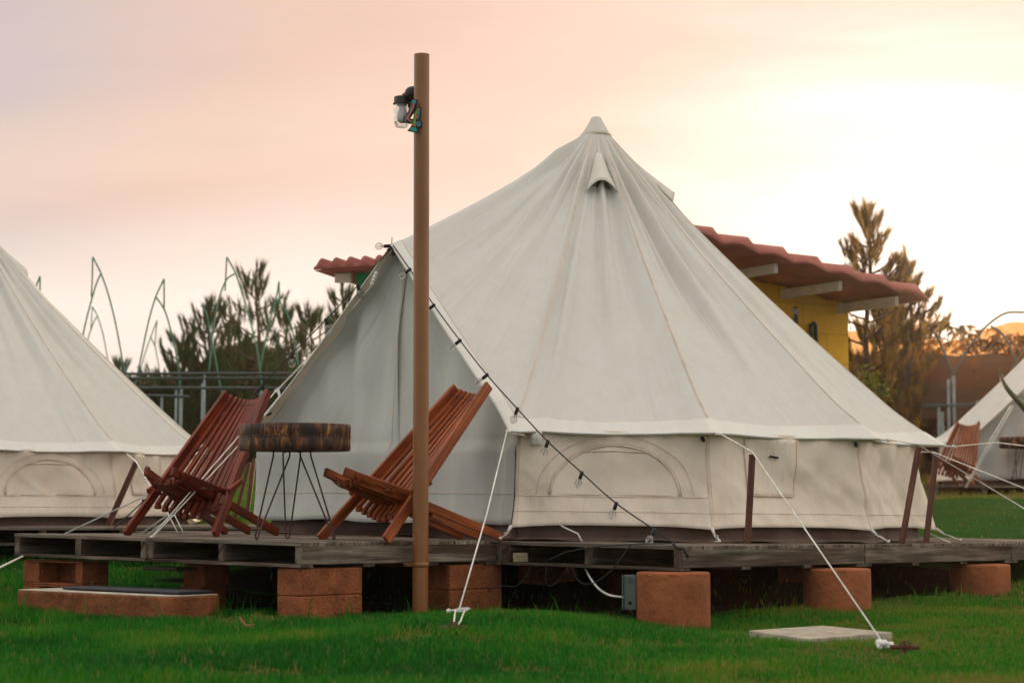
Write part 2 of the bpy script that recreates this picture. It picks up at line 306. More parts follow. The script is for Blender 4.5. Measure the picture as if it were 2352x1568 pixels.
# ---------------------------------------------------------------- mesh helpers
rnd = random.Random(7)
def V(*a): return Vector(a)
class MB:
    def __init__(s): s.v = []; s.f = []; s.uv = []; s.sm = []
    def add(s, vs, fs, uvs=None, smooth=False):
        o = len(s.v); s.v += [tuple(p) for p in vs]
        for i, f in enumerate(fs):
            s.f.append([o + k for k in f]); s.sm.append(smooth)
            s.uv.append(uvs[i] if uvs else [(0, 0)]*len(f))
        return s
    def beam(s, p0, p1, w, h, up=(0, 0, 1), taper=1.0):
        p0, p1 = Vector(p0), Vector(p1); d = (p1 - p0); Ln = d.length; d.normalize(); up = Vector(up)
        x = d.cross(up)
        if x.length < 1e-4: x = d.cross(Vector((1, 0, 0)))
        x.normalize(); y = x.cross(d).normalized()
        vs = []
        for p, k in ((p0, 1), (p1, taper)):
            for a, b in ((-1, -1), (1, -1), (1, 1), (-1, 1)): vs.append(p + x*(a*w/2*k) + y*(b*h/2*k))
        fs = [(0, 1, 2, 3), (7, 6, 5, 4)]; r0, r1 = rnd.random()*20, rnd.random()*20
        uvs = [[(r0, r1), (r0 + .02, r1 + w), (r0 + .04, r1 + w), (r0 + .06, r1 + h)]]*2
        c = [0, w, w + h, 2*w + h, 2*w + 2*h]
        for i in range(4):
            j = (i + 1) % 4
            fs.append((i, i + 4, j + 4, j)); uvs.append([(r0, r1 + c[i]), (r0 + Ln, r1 + c[i]), (r0 + Ln, r1 + c[i+1]), (r0, r1 + c[i+1])])
        fs[2:] = [tuple(reversed(f)) for f in fs[2:]]; uvs[2:] = [list(reversed(u)) for u in uvs[2:]]
        fs[0:2] = [tuple(reversed(fs[0])), tuple(reversed(fs[1]))]
        return s.add(vs, [tuple(reversed(f)) for f in fs], [list(reversed(u)) for u in uvs])
    def box(s, c, size, ax=(1, 0), z=None):
        """box with base frame ax (unit x dir in plan)"""
        c = Vector(c); x = Vector((ax[0], ax[1], 0)).normalized()
        p0 = c - x*size[0]/2; p1 = c + x*size[0]/2
        return s.beam(p0, p1, size[1], size[2])
    def tube(s, pts, r, n=8, cap=True, uvl=False):
        pts = [Vector(p) for p in pts]; rs = r if isinstance(r, (list, tuple)) else [r]*len(pts)
        vs = []; prev = None; ln = 0; ls = []
        for i, p in enumerate(pts):
            d = (pts[min(i+1, len(pts)-1)] - pts[max(i-1, 0)])
            if d.length < 1e-9: d = Vector((0, 0, 1))
            d.normalize()
            if prev is None:
                a = d.cross(Vector((0, 0, 1)))
                if a.length < .05: a = d.cross(Vector((1, 0, 0)))
            else: a = prev - d*prev.dot(d)
            a.normalize(); prev = a; b = d.cross(a)
            if i: ln += (p - pts[i-1]).length
            ls.append(ln)
            for k in range(n):
                t = 2*math.pi*k/n; vs.append(p + (a*math.cos(t) + b*math.sin(t))*rs[i])
        fs = []; uvs = []
        for i in range(len(pts)-1):
            for k in range(n):
                j = (k+1) % n
                fs.append((i*n+k, i*n+j, (i+1)*n+j, (i+1)*n+k)); uvs.append([(ls[i], k/n), (ls[i], (k+1)/n), (ls[i+1], (k+1)/n), (ls[i+1], k/n)])
        s.add(vs, fs, uvs, True)
        if cap:
            o = len(s.v) - len(vs)
            s.f.append([o + k for k in reversed(range(n))]); s.uv.append([(0, 0)]*n); s.sm.append(False)
            s.f.append([o + (len(pts)-1)*n + k for k in range(n)]); s.uv.append([(0, 0)]*n); s.sm.append(False)
        return s
    def lathe(s, c, prof, n=24, jit=0, seed=0, cap=True, axis=None):
        c = Vector(c); vs = []; R = random.Random(seed); jj = [[R.uniform(-1, 1) for _ in range(n)] for _ in range(3)]
        q = Vector((0, 0, 1)).rotation_difference(Vector(axis).normalized()) if axis else None
        for r, z in prof:
            for k in range(n):
                t = 2*math.pi*k/n
                rr = r*(1 + jit*(jj[0][k] + .6*math.sin(3*t + seed) + .5*math.sin(5*t + 2*seed)))
                p = Vector((rr*math.cos(t), rr*math.sin(t), z))
                if q: p = q @ p
                vs.append(c + p)
        fs = []; uvs = []; per = 2*math.pi*max(p[0] for p in prof)
        for i in range(len(prof)-1):
            for k in range(n):
                j = (k+1) % n
                fs.append((i*n+k, i*n+j, (i+1)*n+j, (i+1)*n+k))
                u0, u1 = prof[i][1], prof[i+1][1]; a, b = per*k/n, per*(k+1)/n
                uvs.append([(u0, a), (u0, b), (u1, b), (u1, a)])
        s.add(vs, fs, uvs, True); o = len(s.v) - len(vs)
        if cap:
            s.f.append([o + k for k in reversed(range(n))]); s.uv.append([(0, 0)]*n); s.sm.append(False)
            s.f.append([o + (len(prof)-1)*n + k for k in range(n)]); s.uv.append([(0, 0)]*n); s.sm.append(False)
        return s
    def grid(s, fn, nu, nv, uvfn=None, flip=False):
        vs = [fn(i/(nu-1), j/(nv-1)) for j in range(nv) for i in range(nu)]
        fs = []; uvs = []
        for j in range(nv-1):
            for i in range(nu-1):
                q = (j*nu+i, j*nu+i+1, (j+1)*nu+i+1, (j+1)*nu+i)
                u = [(i/(nu-1), j/(nv-1)), ((i+1)/(nu-1), j/(nv-1)), ((i+1)/(nu-1), (j+1)/(nv-1)), (i/(nu-1), (j+1)/(nv-1))]
                if flip: q = q[::-1]; u = u[::-1]
                fs.append(q); uvs.append(u)
        return s.add(vs, fs, uvs, True)
    def sphere(s, c, r, nu=14, nv=9, sc=(1, 1, 1)):
        c = Vector(c); prof = []
        return s.lathe(c, [(r*math.sin(math.pi*max(.02, min(.98, j/nv))), -r*math.cos(math.pi*j/nv)*sc[2]) for j in range(nv+1)], nu)
    def prism(s, poly, thick, d):
        """poly: 3D planar points, extruded by vector d*thick"""
        d = Vector(d).normalized()*thick; n = len(poly); a = [Vector(p) for p in poly]; b = [p + d for p in a]
        s.add(a + b, [tuple(range(n)), tuple(reversed(range(n, 2*n)))] + [(i, n+i, n+(i+1) % n, (i+1) % n) for i in range(n)])
        return s
    def shear(s):
        s.v = [(x, y, z - .012*x) for x, y, z in s.v]; return s
    def build(s, name, mat, parent=None, bevel=0, solid=0, label=None):
        me = bpy.data.meshes.new(name); me.from_pydata(s.v, [], s.f); me.polygons.foreach_set('use_smooth', s.sm)
        uvl = me.uv_layers.new(name='UVMap'); flat = [c for f in s.uv for p in f for c in p]; uvl.data.foreach_set('uv', flat)
        me.materials.append(mat); me.update()
        o = bpy.data.objects.new(name, me); COL.objects.link(o)
        if parent is not None:
            o.parent = parent
            if parent.get('_w'):
                o.matrix_parent_inverse = Matrix.Translation(Vector(parent['_w'])).inverted()
        if solid:
            md = o.modifiers.new('solid', 'SOLIDIFY'); md.thickness = solid; md.offset = 0
        if bevel:
            md = o.modifiers.new('bevel', 'BEVEL'); md.width = bevel; md.segments = 2; md.limit_method = 'ANGLE'; md.angle_limit = math.radians(40)
        if label: o['label'] = label
        return o
def tag(o, label=None, cat=None, group=None, kind=None):
    if label: o['label'] = label
    if cat: o['category'] = cat
    if group: o['group'] = group
    if kind: o['kind'] = kind
    return o
def thing(name, loc, label, cat, group=None):
    """Empty at a thing's base; parts are built in world coordinates"""
    o = bpy.data.objects.new(name, None); COL.objects.link(o); o.location = loc; o.empty_display_size = .1
    o['_w'] = tuple(loc); return tag(o, label, cat, group)
def local(name, label, cat, group=None):
    """Empty at the origin; parts are built in its own coordinates, placed afterwards"""
    o = bpy.data.objects.new(name, None); COL.objects.link(o); return tag(o, label, cat, group)
def copy_tree(o, parent=None):
    c = o.copy(); COL.objects.link(c)
    if parent is not None: c.parent = parent
    for ch in list(o.children): copy_tree(ch, c)
    return c
def rawmesh(name, co, tris, tint, mat, parent=None):
    me = bpy.data.meshes.new(name)
    me.vertices.add(len(co)); me.vertices.foreach_set('co', np.ascontiguousarray(co, dtype=np.float32).ravel())
    me.loops.add(tris.size); me.loops.foreach_set('vertex_index', np.ascontiguousarray(tris, dtype=np.int32).ravel())
    me.polygons.add(len(tris)); me.polygons.foreach_set('loop_start', np.arange(0, tris.size, 3, dtype=np.int32))
    me.update(calc_edges=True)
    a = me.attributes.new('tint', 'FLOAT', 'POINT'); a.data.foreach_set('value', np.ascontiguousarray(tint, dtype=np.float32))
    me.materials.append(mat); me.validate()
    o = bpy.data.objects.new(name, me); COL.objects.link(o)
    if parent is not None:
        o.parent = parent
        if parent.get('_w'): o.matrix_parent_inverse = Matrix.Translation(Vector(parent['_w'])).inverted()
    return o
# ---------------------------------------------------------------- ground and grass
def sheet():
    xs = np.concatenate([-np.geomspace(700, 9, 26), np.linspace(-8.5, 8.5, 100), np.geomspace(9, 700, 26)])
    ys = np.concatenate([np.linspace(-60, 4, 14), np.linspace(4.4, 30, 130), np.geomspace(31, 900, 34)])
    X, Y = np.meshgrid(xs, ys); Z = ground_z(X, Y)
    mb = MB(); nx = len(xs); ny = len(ys)
    mb.v = list(zip(X.ravel(), Y.ravel(), Z.ravel()))
    mb.f = [[j*nx+i, j*nx+i+1, (j+1)*nx+i+1, (j+1)*nx+i] for j in range(ny-1) for i in range(nx-1)]
    mb.uv = [[(0, 0)]*4]*len(mb.f); mb.sm = [True]*len(mb.f)
    tag(mb.build('ground', M['ground']), kind='structure')
sheet()
Bc = np.array([-1.145, 10.95]); Ud = np.array([.745, -.667]); Vd = np.array([.667, .745])
Cc = np.array([.935, 11.2])
def uv_of(x, y): 
    return (x-Bc[0])*Ud[0] + (y-Bc[1])*Ud[1], (x-Bc[0])*Vd[0] + (y-Bc[1])*Vd[1]
def vnoise(x, y, sc, seed):
    rs = np.random.RandomState(seed); g = rs.rand(64, 64)
    u = x*sc; v = y*sc; i = np.floor(u).astype(int); j = np.floor(v).astype(int); a = u-i; b = v-j
    a = a*a*(3-2*a); b = b*b*(3-2*b)
    G = lambda p, q: g[p % 64, q % 64]
    return (G(i, j)*(1-a) + G(i+1, j)*a)*(1-b) + (G(i, j+1)*(1-a) + G(i+1, j+1)*a)*b
def blades(n, x0, x1, y0, y1, hmin, hmax, wd, seed, wedge=True, tall=0.0, region=None):
    rs = np.random.RandomState(seed)
    y = np.sqrt(rs.uniform(y0*y0, y1*y1, n)) if wedge else rs.uniform(y0, y1, n)
    x = rs.uniform(-1, 1, n)*(.285*y + .6) if wedge else rs.uniform(x0, x1, n)
    u, v = uv_of(x, y)
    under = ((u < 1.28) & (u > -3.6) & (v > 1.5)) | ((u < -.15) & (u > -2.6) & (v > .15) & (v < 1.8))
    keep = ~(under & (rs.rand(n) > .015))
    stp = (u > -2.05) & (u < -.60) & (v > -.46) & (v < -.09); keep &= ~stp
    if region: keep &= region(x, y, u, v)
    x, y = x[keep], y[keep]; n = len(x)
    z = ground_z(x, y)
    pat = vnoise(x, y, 1.3, 3)*.6 + vnoise(x, y, 4.3, 4)*.4
    bare = vnoise(x, y, 2.1, 9)*.65 + vnoise(x, y, 7, 10)*.35
    right = np.clip((x/np.maximum(y, 1) + .04)/.18, 0, 1); bank = np.clip((y-15)/5, 0, 1)
    hh = rs.uniform(hmin, hmax, n)*(.45 + .95*pat)*(1 - .35*right)
    hh *= np.where(bare > .74 - .1*right, .35, 1)
    az = rs.uniform(0, 2*np.pi, n); lean = rs.uniform(.1, .75, n)*hh
    fa = rs.uniform(0, 2*np.pi, n)
    wv = wd*rs.uniform(.6, 1.3, n)/2
    dx, dy = np.cos(az), np.sin(az); px, py = np.cos(fa)*wv, np.sin(fa)*wv
    P = lambda cx, cy, cz: np.stack([cx, cy, cz], 1)
    b0 = P(x-px, y-py, z-.004); b1 = P(x+px, y+py, z-.004)
    mx, my, mz = x+dx*lean*.35, y+dy*lean*.35, z+hh*.6
    m0 = P(mx-px*.75, my-py*.75, mz); m1 = P(mx+px*.75, my+py*.75, mz)
    tp = P(x+dx*lean, y+dy*lean, z+hh)
    co = np.stack([b0, b1, m0, m1, tp], 1).reshape(-1, 3)
    base = (np.arange(n)*5)[:, None]
    tr = np.concatenate([base+[0, 1, 3], base+[0, 3, 2], base+[2, 3, 4]], 1).reshape(-1, 3)
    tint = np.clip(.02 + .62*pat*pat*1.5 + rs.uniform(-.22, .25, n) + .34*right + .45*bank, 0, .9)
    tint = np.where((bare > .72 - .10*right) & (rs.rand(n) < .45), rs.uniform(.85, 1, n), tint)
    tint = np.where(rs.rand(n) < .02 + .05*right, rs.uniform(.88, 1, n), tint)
    return co, tr, np.repeat(tint, 5)
sets = [blades(330000, 0, 0, 6.3, 13.2, .018, .058, .0046, 1),
        blades(290000, 0, 0, 13.0, 27, .025, .06, .011, 2),
        blades(70000, 0, 0, 27, 45, .06, .14, .03, 5),
        blades(2600, -3.5, 3.2, 10.2, 12.2, .07, .17, .006, 3, wedge=False, region=lambda x, y, u, v: ((np.abs(v) < .16) & (u > -2.8) & (u < .1)) | ((np.abs(u) < .15) & (v > -.1) & (v < 1.7)) | ((np.abs(v-1.6) < .18) & (u > -.1) & (u < 1.5))),
        blades(2600, .8, 5, 10.9, 15.5, .07, .2, .006, 4, wedge=False, region=lambda x, y, u, v: (np.abs(u-1.35) < .22) & (v > 1.4)),
        blades(900, -3.6, -1.2, 10.4, 12.6, .06, .14, .006, 6, wedge=False, region=lambda x, y, u, v: ((np.abs(v+.5) < .09) & (u > -2.1) & (u < -.5)) | ((np.abs(u+.55) < .07) & (v > -.5) & (v < 0))),
        blades(500, -4, 3, 9.9, 10.8, .05, .12, .005, 8, wedge=False)]
co = np.concatenate([s[0] for s in sets]); off = 0; trs = []
for s_ in sets: trs.append(s_[1] + off); off += len(s_[0])
tag(rawmesh('grass', co, np.concatenate(trs), np.concatenate([s[2] for s in sets]), M['grass']), 'short green lawn grass around the pallet decks', 'grass', kind='stuff')

def shade_soil(u0, u1, v0, v1):  # bare earth sheet under a deck, coloured dark to deepen the shade there
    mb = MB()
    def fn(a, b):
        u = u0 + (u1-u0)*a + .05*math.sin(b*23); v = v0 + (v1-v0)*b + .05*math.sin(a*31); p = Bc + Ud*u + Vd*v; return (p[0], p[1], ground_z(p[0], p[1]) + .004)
    mb.grid(fn, 60, 60); tag(mb.build('shade_soil', M['shade_soil']), kind='structure')
shade_soil(-3.4, 1.16, 1.62, 5.9); shade_soil(-2.45, -.28, .34, 1.55)
# ---------------------------------------------------------------- pallet decks
def deck(label, O, ud, vd, widths, depths, top, z0=None, sheared=True, rows_cols=None, H=.142, plates=(), detail=True, bands=()):
    """rectangular deck of stringer pallets; O = corner, planks run along ud, stringers along vd. widths run along ud, depths along vd."""
    ud = Vector((*ud, 0)); vd = Vector((*vd, 0)); O = Vector((O[0], O[1], 0))
    root = thing('pallet_deck', (O.x, O.y, top - H), label, 'wooden deck', 'raised decks of weathered pallets')
    u0 = 0
    for wdt in widths:
        v0 = 0
        for dpt in depths:
            P = lambda u, v, z: O + ud*u + vd*v + Vector((0, 0, z))
            tb = MB(); v = v0 + .001; jit = rnd.uniform(0, .004)
            while v < v0 + dpt - .03:
                pw = min(rnd.uniform(.088, .118), v0 + dpt - v)
                e0 = rnd.uniform(-.006, .012); e1 = rnd.uniform(-.006, .006)
                zz = top - .011 + rnd.uniform(-.002, .002) - jit
                tb.beam(P(u0 + .004 - e0*.5, v + pw/2, zz), P(u0 + wdt - .004 + e1, v + pw/2, zz), pw, .022)
                v += pw + rnd.uniform(.004, .011)
            st = [0.03, wdt/2, wdt - .03]
            bb = MB()
            for vv in ((.045, dpt*.33, dpt*.66, dpt - .045)):
                bb.beam(P(u0 + .004, v0 + vv, top - .133), P(u0 + wdt - .004 + rnd.uniform(-.01, .008), v0 + vv, top - .133), .09, .018)
            if sheared: tb.shear(); bb.shear()
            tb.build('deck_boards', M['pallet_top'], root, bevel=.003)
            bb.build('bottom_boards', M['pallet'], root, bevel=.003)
            for k, su in enumerate(st):
                sb = MB(); ww = .058
                sb.beam(P(u0 + su, v0 + rnd.uniform(.001, .006), top - .073), P(u0 + su, v0 + dpt - rnd.uniform(.001, .01), top - .073), ww, .101)
                if sheared: sb.shear()
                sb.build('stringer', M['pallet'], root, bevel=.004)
            v0 += dpt + .006
        u0 += wdt + .004
    for (u, v, ln, ax) in plates:
        pb = MB(); P = O + ud*u + vd*v + Vector((0, 0, top - .065))
        pb.beam(P - vd*ln/2, P + vd*ln/2, .004, .022)
        if sheared: pb.shear()
        pb.build('joining_plate', M['anchor'], root, bevel=.001)
    return root
# porch deck: near corner B at u=0, v=0, runs to -u
A0 = Bc - Ud*2.70
porch = deck('weathered pallet porch deck carrying two slatted chairs and the stump table', A0, Ud, Vd, [1.348, 1.348], [1.58], .4)
M0 = Cc - Ud*4.9
uC, vC = uv_of(Cc[0], Cc[1])
main = deck('long weathered pallet deck under the middle tent', M0, Ud, Vd, [1.15, 1.2, 1.2, 1.348], [1.9, 1.9, 1.9], .4, plates=((4.9065, 1.90, .10, 0), (4.9065, 3.81, .10, 0)))
# deck of the tent on the left
LT = (-4.93, 18.0)
def rotv(a): return (math.cos(a), math.sin(a))
la = math.radians(-3)
lu, lv = rotv(la), rotv(la + math.pi/2)
left = deck('grey pallet deck under the tent on the left', (LT[0] - 3.2, 15.55), lv and lu, lv, [1.3]*5, [2.4, 2.4], .455, sheared=False)
FT = (8.3, 30.3)
far = deck('far pallet deck on the grass bank at the right', (5.75, 27.35), (1, 0), (0, 1), [1.35]*4, [2.6, 2.6], .895, sheared=False)

# ---------------------------------------------------------------- supports
def block(loc, ax, size=(.46, .20, .148), hollow=False, label='', name='concrete_block', mat='block', group='terracotta painted support blocks'):
    x = Vector((*ax, 0)).normalized(); yv = Vector((-x.y, x.x, 0)); c = Vector(loc)
    mb = MB(); l, w_, h = size
    if not hollow:
        nx, nz = 9, 4
        mb.beam(c - x*l/2, c + x*l/2, w_, h)
    else:
        t = .026
        mb.beam(c - x*l/2 + Vector((0, 0, h/2 - t/4)), c + x*l/2 + Vector((0, 0, h/2 - t/4)), w_, t/2)
        mb.beam(c - x*l/2 - Vector((0, 0, h/2 - t/4)), c + x*l/2 - Vector((0, 0, h/2 - t/4)), w_, t/2)
        t2 = .12
        mb.beam(c - x*(l/2 - .001), c - x*(l/2 - t2*1.4), w_, h - t); mb.beam(c + x*(l/2 - .001), c + x*(l/2 - t2*.6), w_, h - t)
        bk2 = yv*(w_/2 - .016); mb.beam(c - x*(l/2 - .02) + bk2, c + x*(l/2 - .02) + bk2, .03, h - t)
    o = mb.build(name, M[mat], bevel=.008)
    return tag(o, label, 'block', group)
def Puv(u, v, z): 
    p = Bc + Ud*u + Vd*v; return (p[0], p[1], z)
zc = .118
block(Puv(-.115, .245, .193), Vd, label='upper terracotta block at the near corner of the porch deck')
block(Puv(-.108, .24, .044), Vd, size=(.46, .20, .146), label='lower terracotta block at the near corner of the porch deck, standing in grass')
for k, (z, l) in enumerate(((.165 + .03, 'upper hollow terracotta block under the left end of the porch deck'), (.045, 'lower hollow terracotta block under the left end of the porch deck'))):
    block(Puv(-2.34, .14, z), Ud, size=(.62, .20, .15 if k == 0 else .15), hollow=True, label=l)
block(Puv(-1.55, .62, .185), Ud, size=(.20, .20, .13), label='short terracotta block under the middle of the porch deck')
block(Puv(-1.56, .60, .045), Ud, size=(.20, .20, .15), label='terracotta block behind the step, below a short block')
block(Puv(-.12, 1.42, .19), Vd, label='upper terracotta block in shade behind the brown pole')
block(Puv(-.12, 1.42, .041), Vd, label='lower terracotta block in shade behind the brown pole')
for i, (u, v) in enumerate(((-1.0, 3.2), (-2.8, 3.4), (.2, 4.6))):
    for k in range(2):
        block(Puv(u, v, .185 - .15*k), Ud if i % 2 else Vd, size=(.40, .20, .146), label=('upper ' if k == 0 else 'lower ') + ('block of the dark stack under the middle of the tent', 'block of the dark stack under the far left of the tent', 'block of the dark stack under the rear of the tent')[i], group='blocks in the dark under the decks')
wd_ = MB(); wd_.beam(at(352, 1304, 12.2), at(430, 1306, 12.0), .16, .022); tag(wd_.build('wooden_offcut', M['pallet'], bevel=.003), 'short grey board wedged between the porch deck and a block', 'board')
def drum(px, Y, top, r, label, hidden=False):
    c = at(px, 1300, Y); g = ground_z(c.x, c.y)
    z0 = g - .15; h = top - z0
    mb = MB(); prof = [(r, 0), (r, h*.25), (r, h*.5), (r*1.002, h*.75), (r*.998, h - .014), (r*.985, h - .004), (r*.95, h), (.001, h)]
    mb.lathe((c.x, c.y, z0), prof, 56, jit=.004, seed=int(px))
    return tag(mb.build('concrete_drum', M['drum']), label, 'support pier', 'terracotta painted concrete drums under the deck')
drum(1546, 11.22, .400 - .011 - .146, .205, 'nearest terracotta concrete drum, beside the grey electrical box')
drum(1922, 12.28, .400 - .023 - .146, .205, 'terracotta concrete drum in the middle of the row of three')
drum(2250, 13.75, .400 - .038 - .146, .205, 'farthest terracotta concrete drum at the right end of the deck')
# step
sc_ = at(381, 1400, 10.98)
so_ = np.array([sc_.x, sc_.y])
def step():
    root = thing('concrete_step', (so_[0], so_[1], 0), 'long low terracotta concrete step on the lawn beside the porch deck', 'step')
    c = so_ - Ud*.70 + Vd*.19; x = Vector((*Ud, 0))
    mb = MB(); cc = Vector((c[0], c[1], .05)); mb.beam(cc - x*.70, cc + x*.70, .38, .13)
    mb.build('step_body', M['step'], root, bevel=.012)
    mb = MB(); cc.z = .1165; mb.beam(cc - x*.692, cc + x*.692, .364, .006); mb.build('step_top', M['cement'], root, bevel=.002)
    mb = MB(); c2 = so_ - Ud*.60 + Vd*.24; cc = Vector((c2[0], c2[1], .131)); mb.beam(cc - x*.52, cc + x*.56, .24, .016)
    tag(mb.build('rubber_mat', M['mat'], bevel=.006), 'dark rubber mat lying on the terracotta step', 'mat')
step()
# grey slab in the lawn
def slab():
    P = [at(1720, 1455, 9.55), at(1890, 1447, 9.95), at(2050, 1463, 9.4), at(1858, 1473, 8.95)]
    top = [V(p.x, p.y, .022) for p in P]
    mb = MB(); mb.prism(top, .05, (0, 0, -1))
    o = mb.build('concrete_slab', M['slab'], bevel=.004); tag(o, 'pale square concrete slab set flat in the lawn', 'slab')
slab()
# ---------------------------------------------------------------- bell tents
TR = 2.48; ANG = [-14 + 0]; 
ANG = [-14.0] + [15 + 29.56*k for k in range(10)]      # last one is the left door leg, 281 = -79
ZE = .668; APEX = Vector((0, 0, 3.03))
def pol(a, r, z=0): a = math.radians(a); return Vector((r*math.sin(a), -r*math.cos(a), z))
ATOP = Vector((-1.40, -1.33, 1.92))
def catm(a, b, t): return a.lerp(b, t)
class Tent:
    def __init__(s, seed=0):
        s.seed = seed; R = random.Random(seed); s.ph = [R.uniform(0, 6.28) for _ in range(12)]
        P = []; s.K = []                                  # perimeter curve with corner flags
        E = [pol(a, TR - (.085 if a < 270 else .01), ZE) for a in ANG]
        n = 26
        for i in range(n):
            t = i/n; p = ATOP.lerp(E[0], t); p = p + Vector((-.745, -.667, 0))*(.05*math.sin(math.pi*t)*0); p.z -= .02*math.sin(math.pi*t); P.append(p); s.K.append(1 if i == 0 else 0)
        for k in range(10):
            for i in range(22):
                t = i/22; p = E[k].lerp(E[k+1], t)
                sc = math.sin(math.pi*t); c = Vector((p.x, p.y, 0)).normalized()
                p = p - c*(.05*sc**.8); p.z -= .022*sc
                P.append(p); s.K.append(2 if i == 0 else 0)
        for i in range(n+1):
            t = i/n; p = E[10].lerp(ATOP, t); p.z -= .02*math.sin(math.pi*t); P.append(p); s.K.append(2 if i == 0 else (1 if i == n else 0))
        s.P = P; s.E = [pol(a, TR + .02, ZE - .012) for a in ANG]
        s.az = [math.atan2(p.x, -p.y) for p in P]
        for i in range(1, len(s.az)):
            while s.az[i] < s.az[i-1] - math.pi: s.az[i] += 2*math.pi
        # distance to nearest corner in index space (0 at a seam, 1 mid panel)
        ks = [i for i, k in enumerate(s.K) if k]; s.mid = []
        for i in range(len(P)):
            lo = max([k for k in ks if k <= i]); hi = min([k for k in ks if k >= i])
            s.mid.append(0 if hi == lo else math.sin(math.pi*(i-lo)/(hi-lo)))
    def roof(s, i, t, plain=False):
        i = max(0, min(len(s.P)-1, i)); i0 = int(math.floor(i)); i1 = min(i0+1, len(s.P)-1); f = i - i0
        p = s.P[i0].lerp(s.P[i1], f); a = s.az[i0]*(1-f) + s.az[i1]*f; mid = s.mid[i0]*(1-f) + s.mid[i1]*f
        ring = Vector((.075*math.sin(a), -.075*math.cos(a), 2.955))
        q = ring.lerp(p, t)
        ridge = min(1, (min(i, len(s.P)-1-i))/14.0)
        sag = (.055*(1-ridge) + .065*ridge)*math.sin(math.pi*min(1, t**.8)) + .055*mid*math.sin(math.pi*t)**.8*t
        q.z -= sag*.85
        rad = Vector((math.sin(a), -math.cos(a), 0)); q -= rad*sag*.45
        ph = s.ph; da = math.degrees(a)
        A = .020*math.exp(-((t-.16)/.16)**2) + .007*math.exp(-((t-.5)/.3)**2)
        Fv = math.sin(23*a + ph[0])*.6 + math.sin(37*a + ph[1])*.5 + math.sin(61*a + ph[2])*.35
        dsp = 1.5*A*Fv*min(1, t*6)
        for (c, wd, am, t0, t1) in ((-13, 1.6, -.030, .18, 1.05), (-9.5, 1.2, .022, .2, 1.0), (-1, 2.2, -.016, .2, .8), (9, 1.5, -.018, .15, .75), (21, 1.4, .020, .08, .5), (25, 1.2, -.022, .08, .75), (29, 1.6, -.030, .1, .72), (33, 1.2, .026, .08, .85), (37, 1.4, -.018, .08, .6), (41, 1.5, .016, .1, .6), (-30, 3, -.02, .1, .6), (-40, 2.5, .014, .1, .7), (62, 2.5, .02, .2, .85), (118, 2, .02, .1, .7), (160, 2, .02, .1, .7), (200, 2, -.02, .1, .7)):
            if t0 < t < t1:
                dsp += 1.5*am*math.exp(-((da-c)/wd)**2)*math.sin(math.pi*(t-t0)/(t1-t0))*min(1, t*2.2)
        # low broad waves
        dsp += .010*math.sin(5*a + ph[3] + 3*t)*mid*math.sin(math.pi*t)
        if t > .86 and ridge > .9 or (t > .86 and (i < 40 and i > 20)):
            q += rad*.105*((t-.86)/.14)**2*max(0, 1 - mid*2.2)**1.5; q.z -= .012*((t-.86)/.14)**2*max(0, 1 - mid*2.2)
        nrm = (rad*.72 + Vector((0, 0, .70)))
        if plain: return q
        return q + nrm*dsp
    def idx(s, deg):
        a = math.radians(deg)
        while a < s.az[0]: a += 2*math.pi
        for i in range(1, len(s.az)):
            if s.az[i] >= a:
                d = s.az[i] - s.az[i-1]; return i - 1 + (0 if d < 1e-9 else (a - s.az[i-1])/d)
        return len(s.P)-1
    def wall(s, k, a, h, out=0.0):
        """k panel, a 0..1 across, h 0 bottom hem .. 1 top"""
        zt = .672; zb = .098
        e0, e1 = ANG[k], ANG[k+1]
        rt = 2.325; rb = 2.345 + .040*(1-h)**3
        p = pol(e0, 1).lerp(pol(e1, 1), a); r = rt*h + rb*(1-h)
        mid = math.sin(math.pi*a)
        z = zb + (zt-zb)*h + (.014*(1-mid) if h < .02 else 0)*0
        q = Vector((p.x*r, p.y*r, z)); n = Vector((p.x, p.y, 0)).normalized()
        x = k + a
        w = .010*math.sin(x*19 + 2.1*h + s.ph[4]) * (.3+.7*h) + .008*math.sin(x*31 - 5*h + s.ph[5]) + .010*math.sin((x*7 + h*5.5) + s.ph[6])
        w += .012*noise.noise(Vector((x*6, h*3, s.seed + .5)))*2 + .004*noise.noise(Vector((x*14 + h*9, h*2, s.seed + 2.5)))*2
        w -= .035*mid*(1-abs(2*h-1))*.8
        # flared, gathered corners at the hem
        w += .030*(1-mid)**3*(1-h)**4*1.5
        q.z -= .012*(1-mid)**2*(1-h)**4*1.5
        return q + n*(w + out)
    def door(s, a, z, inset=.11):
        """a -1..1 across the door (left leg .. right leg), z height"""
        L0 = pol(ANG[10], 2.42); R0 = pol(ANG[0], 2.36); mid = (L0 + R0)/2; hw = (R0 - L0)/2
        nrm = Vector((-.745, -.667, 0)).normalized()
        top = ATOP.z - .02
        if z <= ZE: k = 1.0; c = mid; sh = z/ZE*0
        else: k = 1 - (z-ZE)/(top-ZE)
        tz = 0 if z < ZE else (z-ZE)/(top-ZE)
        c = Vector((mid.x, mid.y, 0)).lerp(Vector((ATOP.x, ATOP.y, 0)), tz)
        p = c + hw*(a*max(k, .0)); p.z = z
        x = a*1.4*max(k, .15)
        w = .016*math.sin(x*11 + s.ph[7]) + .012*math.sin(x*19 + 1.5*z + s.ph[8]) + .010*math.sin(x*6 + z*5)
        w += .02*noise.noise(Vector((x*4, z*2.2, s.seed + 7.7)))*1.5
        w *= min(1, (1-abs(a))*7 + .1)
        ins = inset*min(1, (1-abs(a))*6 + .25) if z > ZE*.9 else inset*min(1, (1-abs(a))*5)*.8
        return p - nrm*(ins - w)
def seam_tube(mb, pts, r=.0035, n=5): mb.tube(pts, r, n, cap=True)
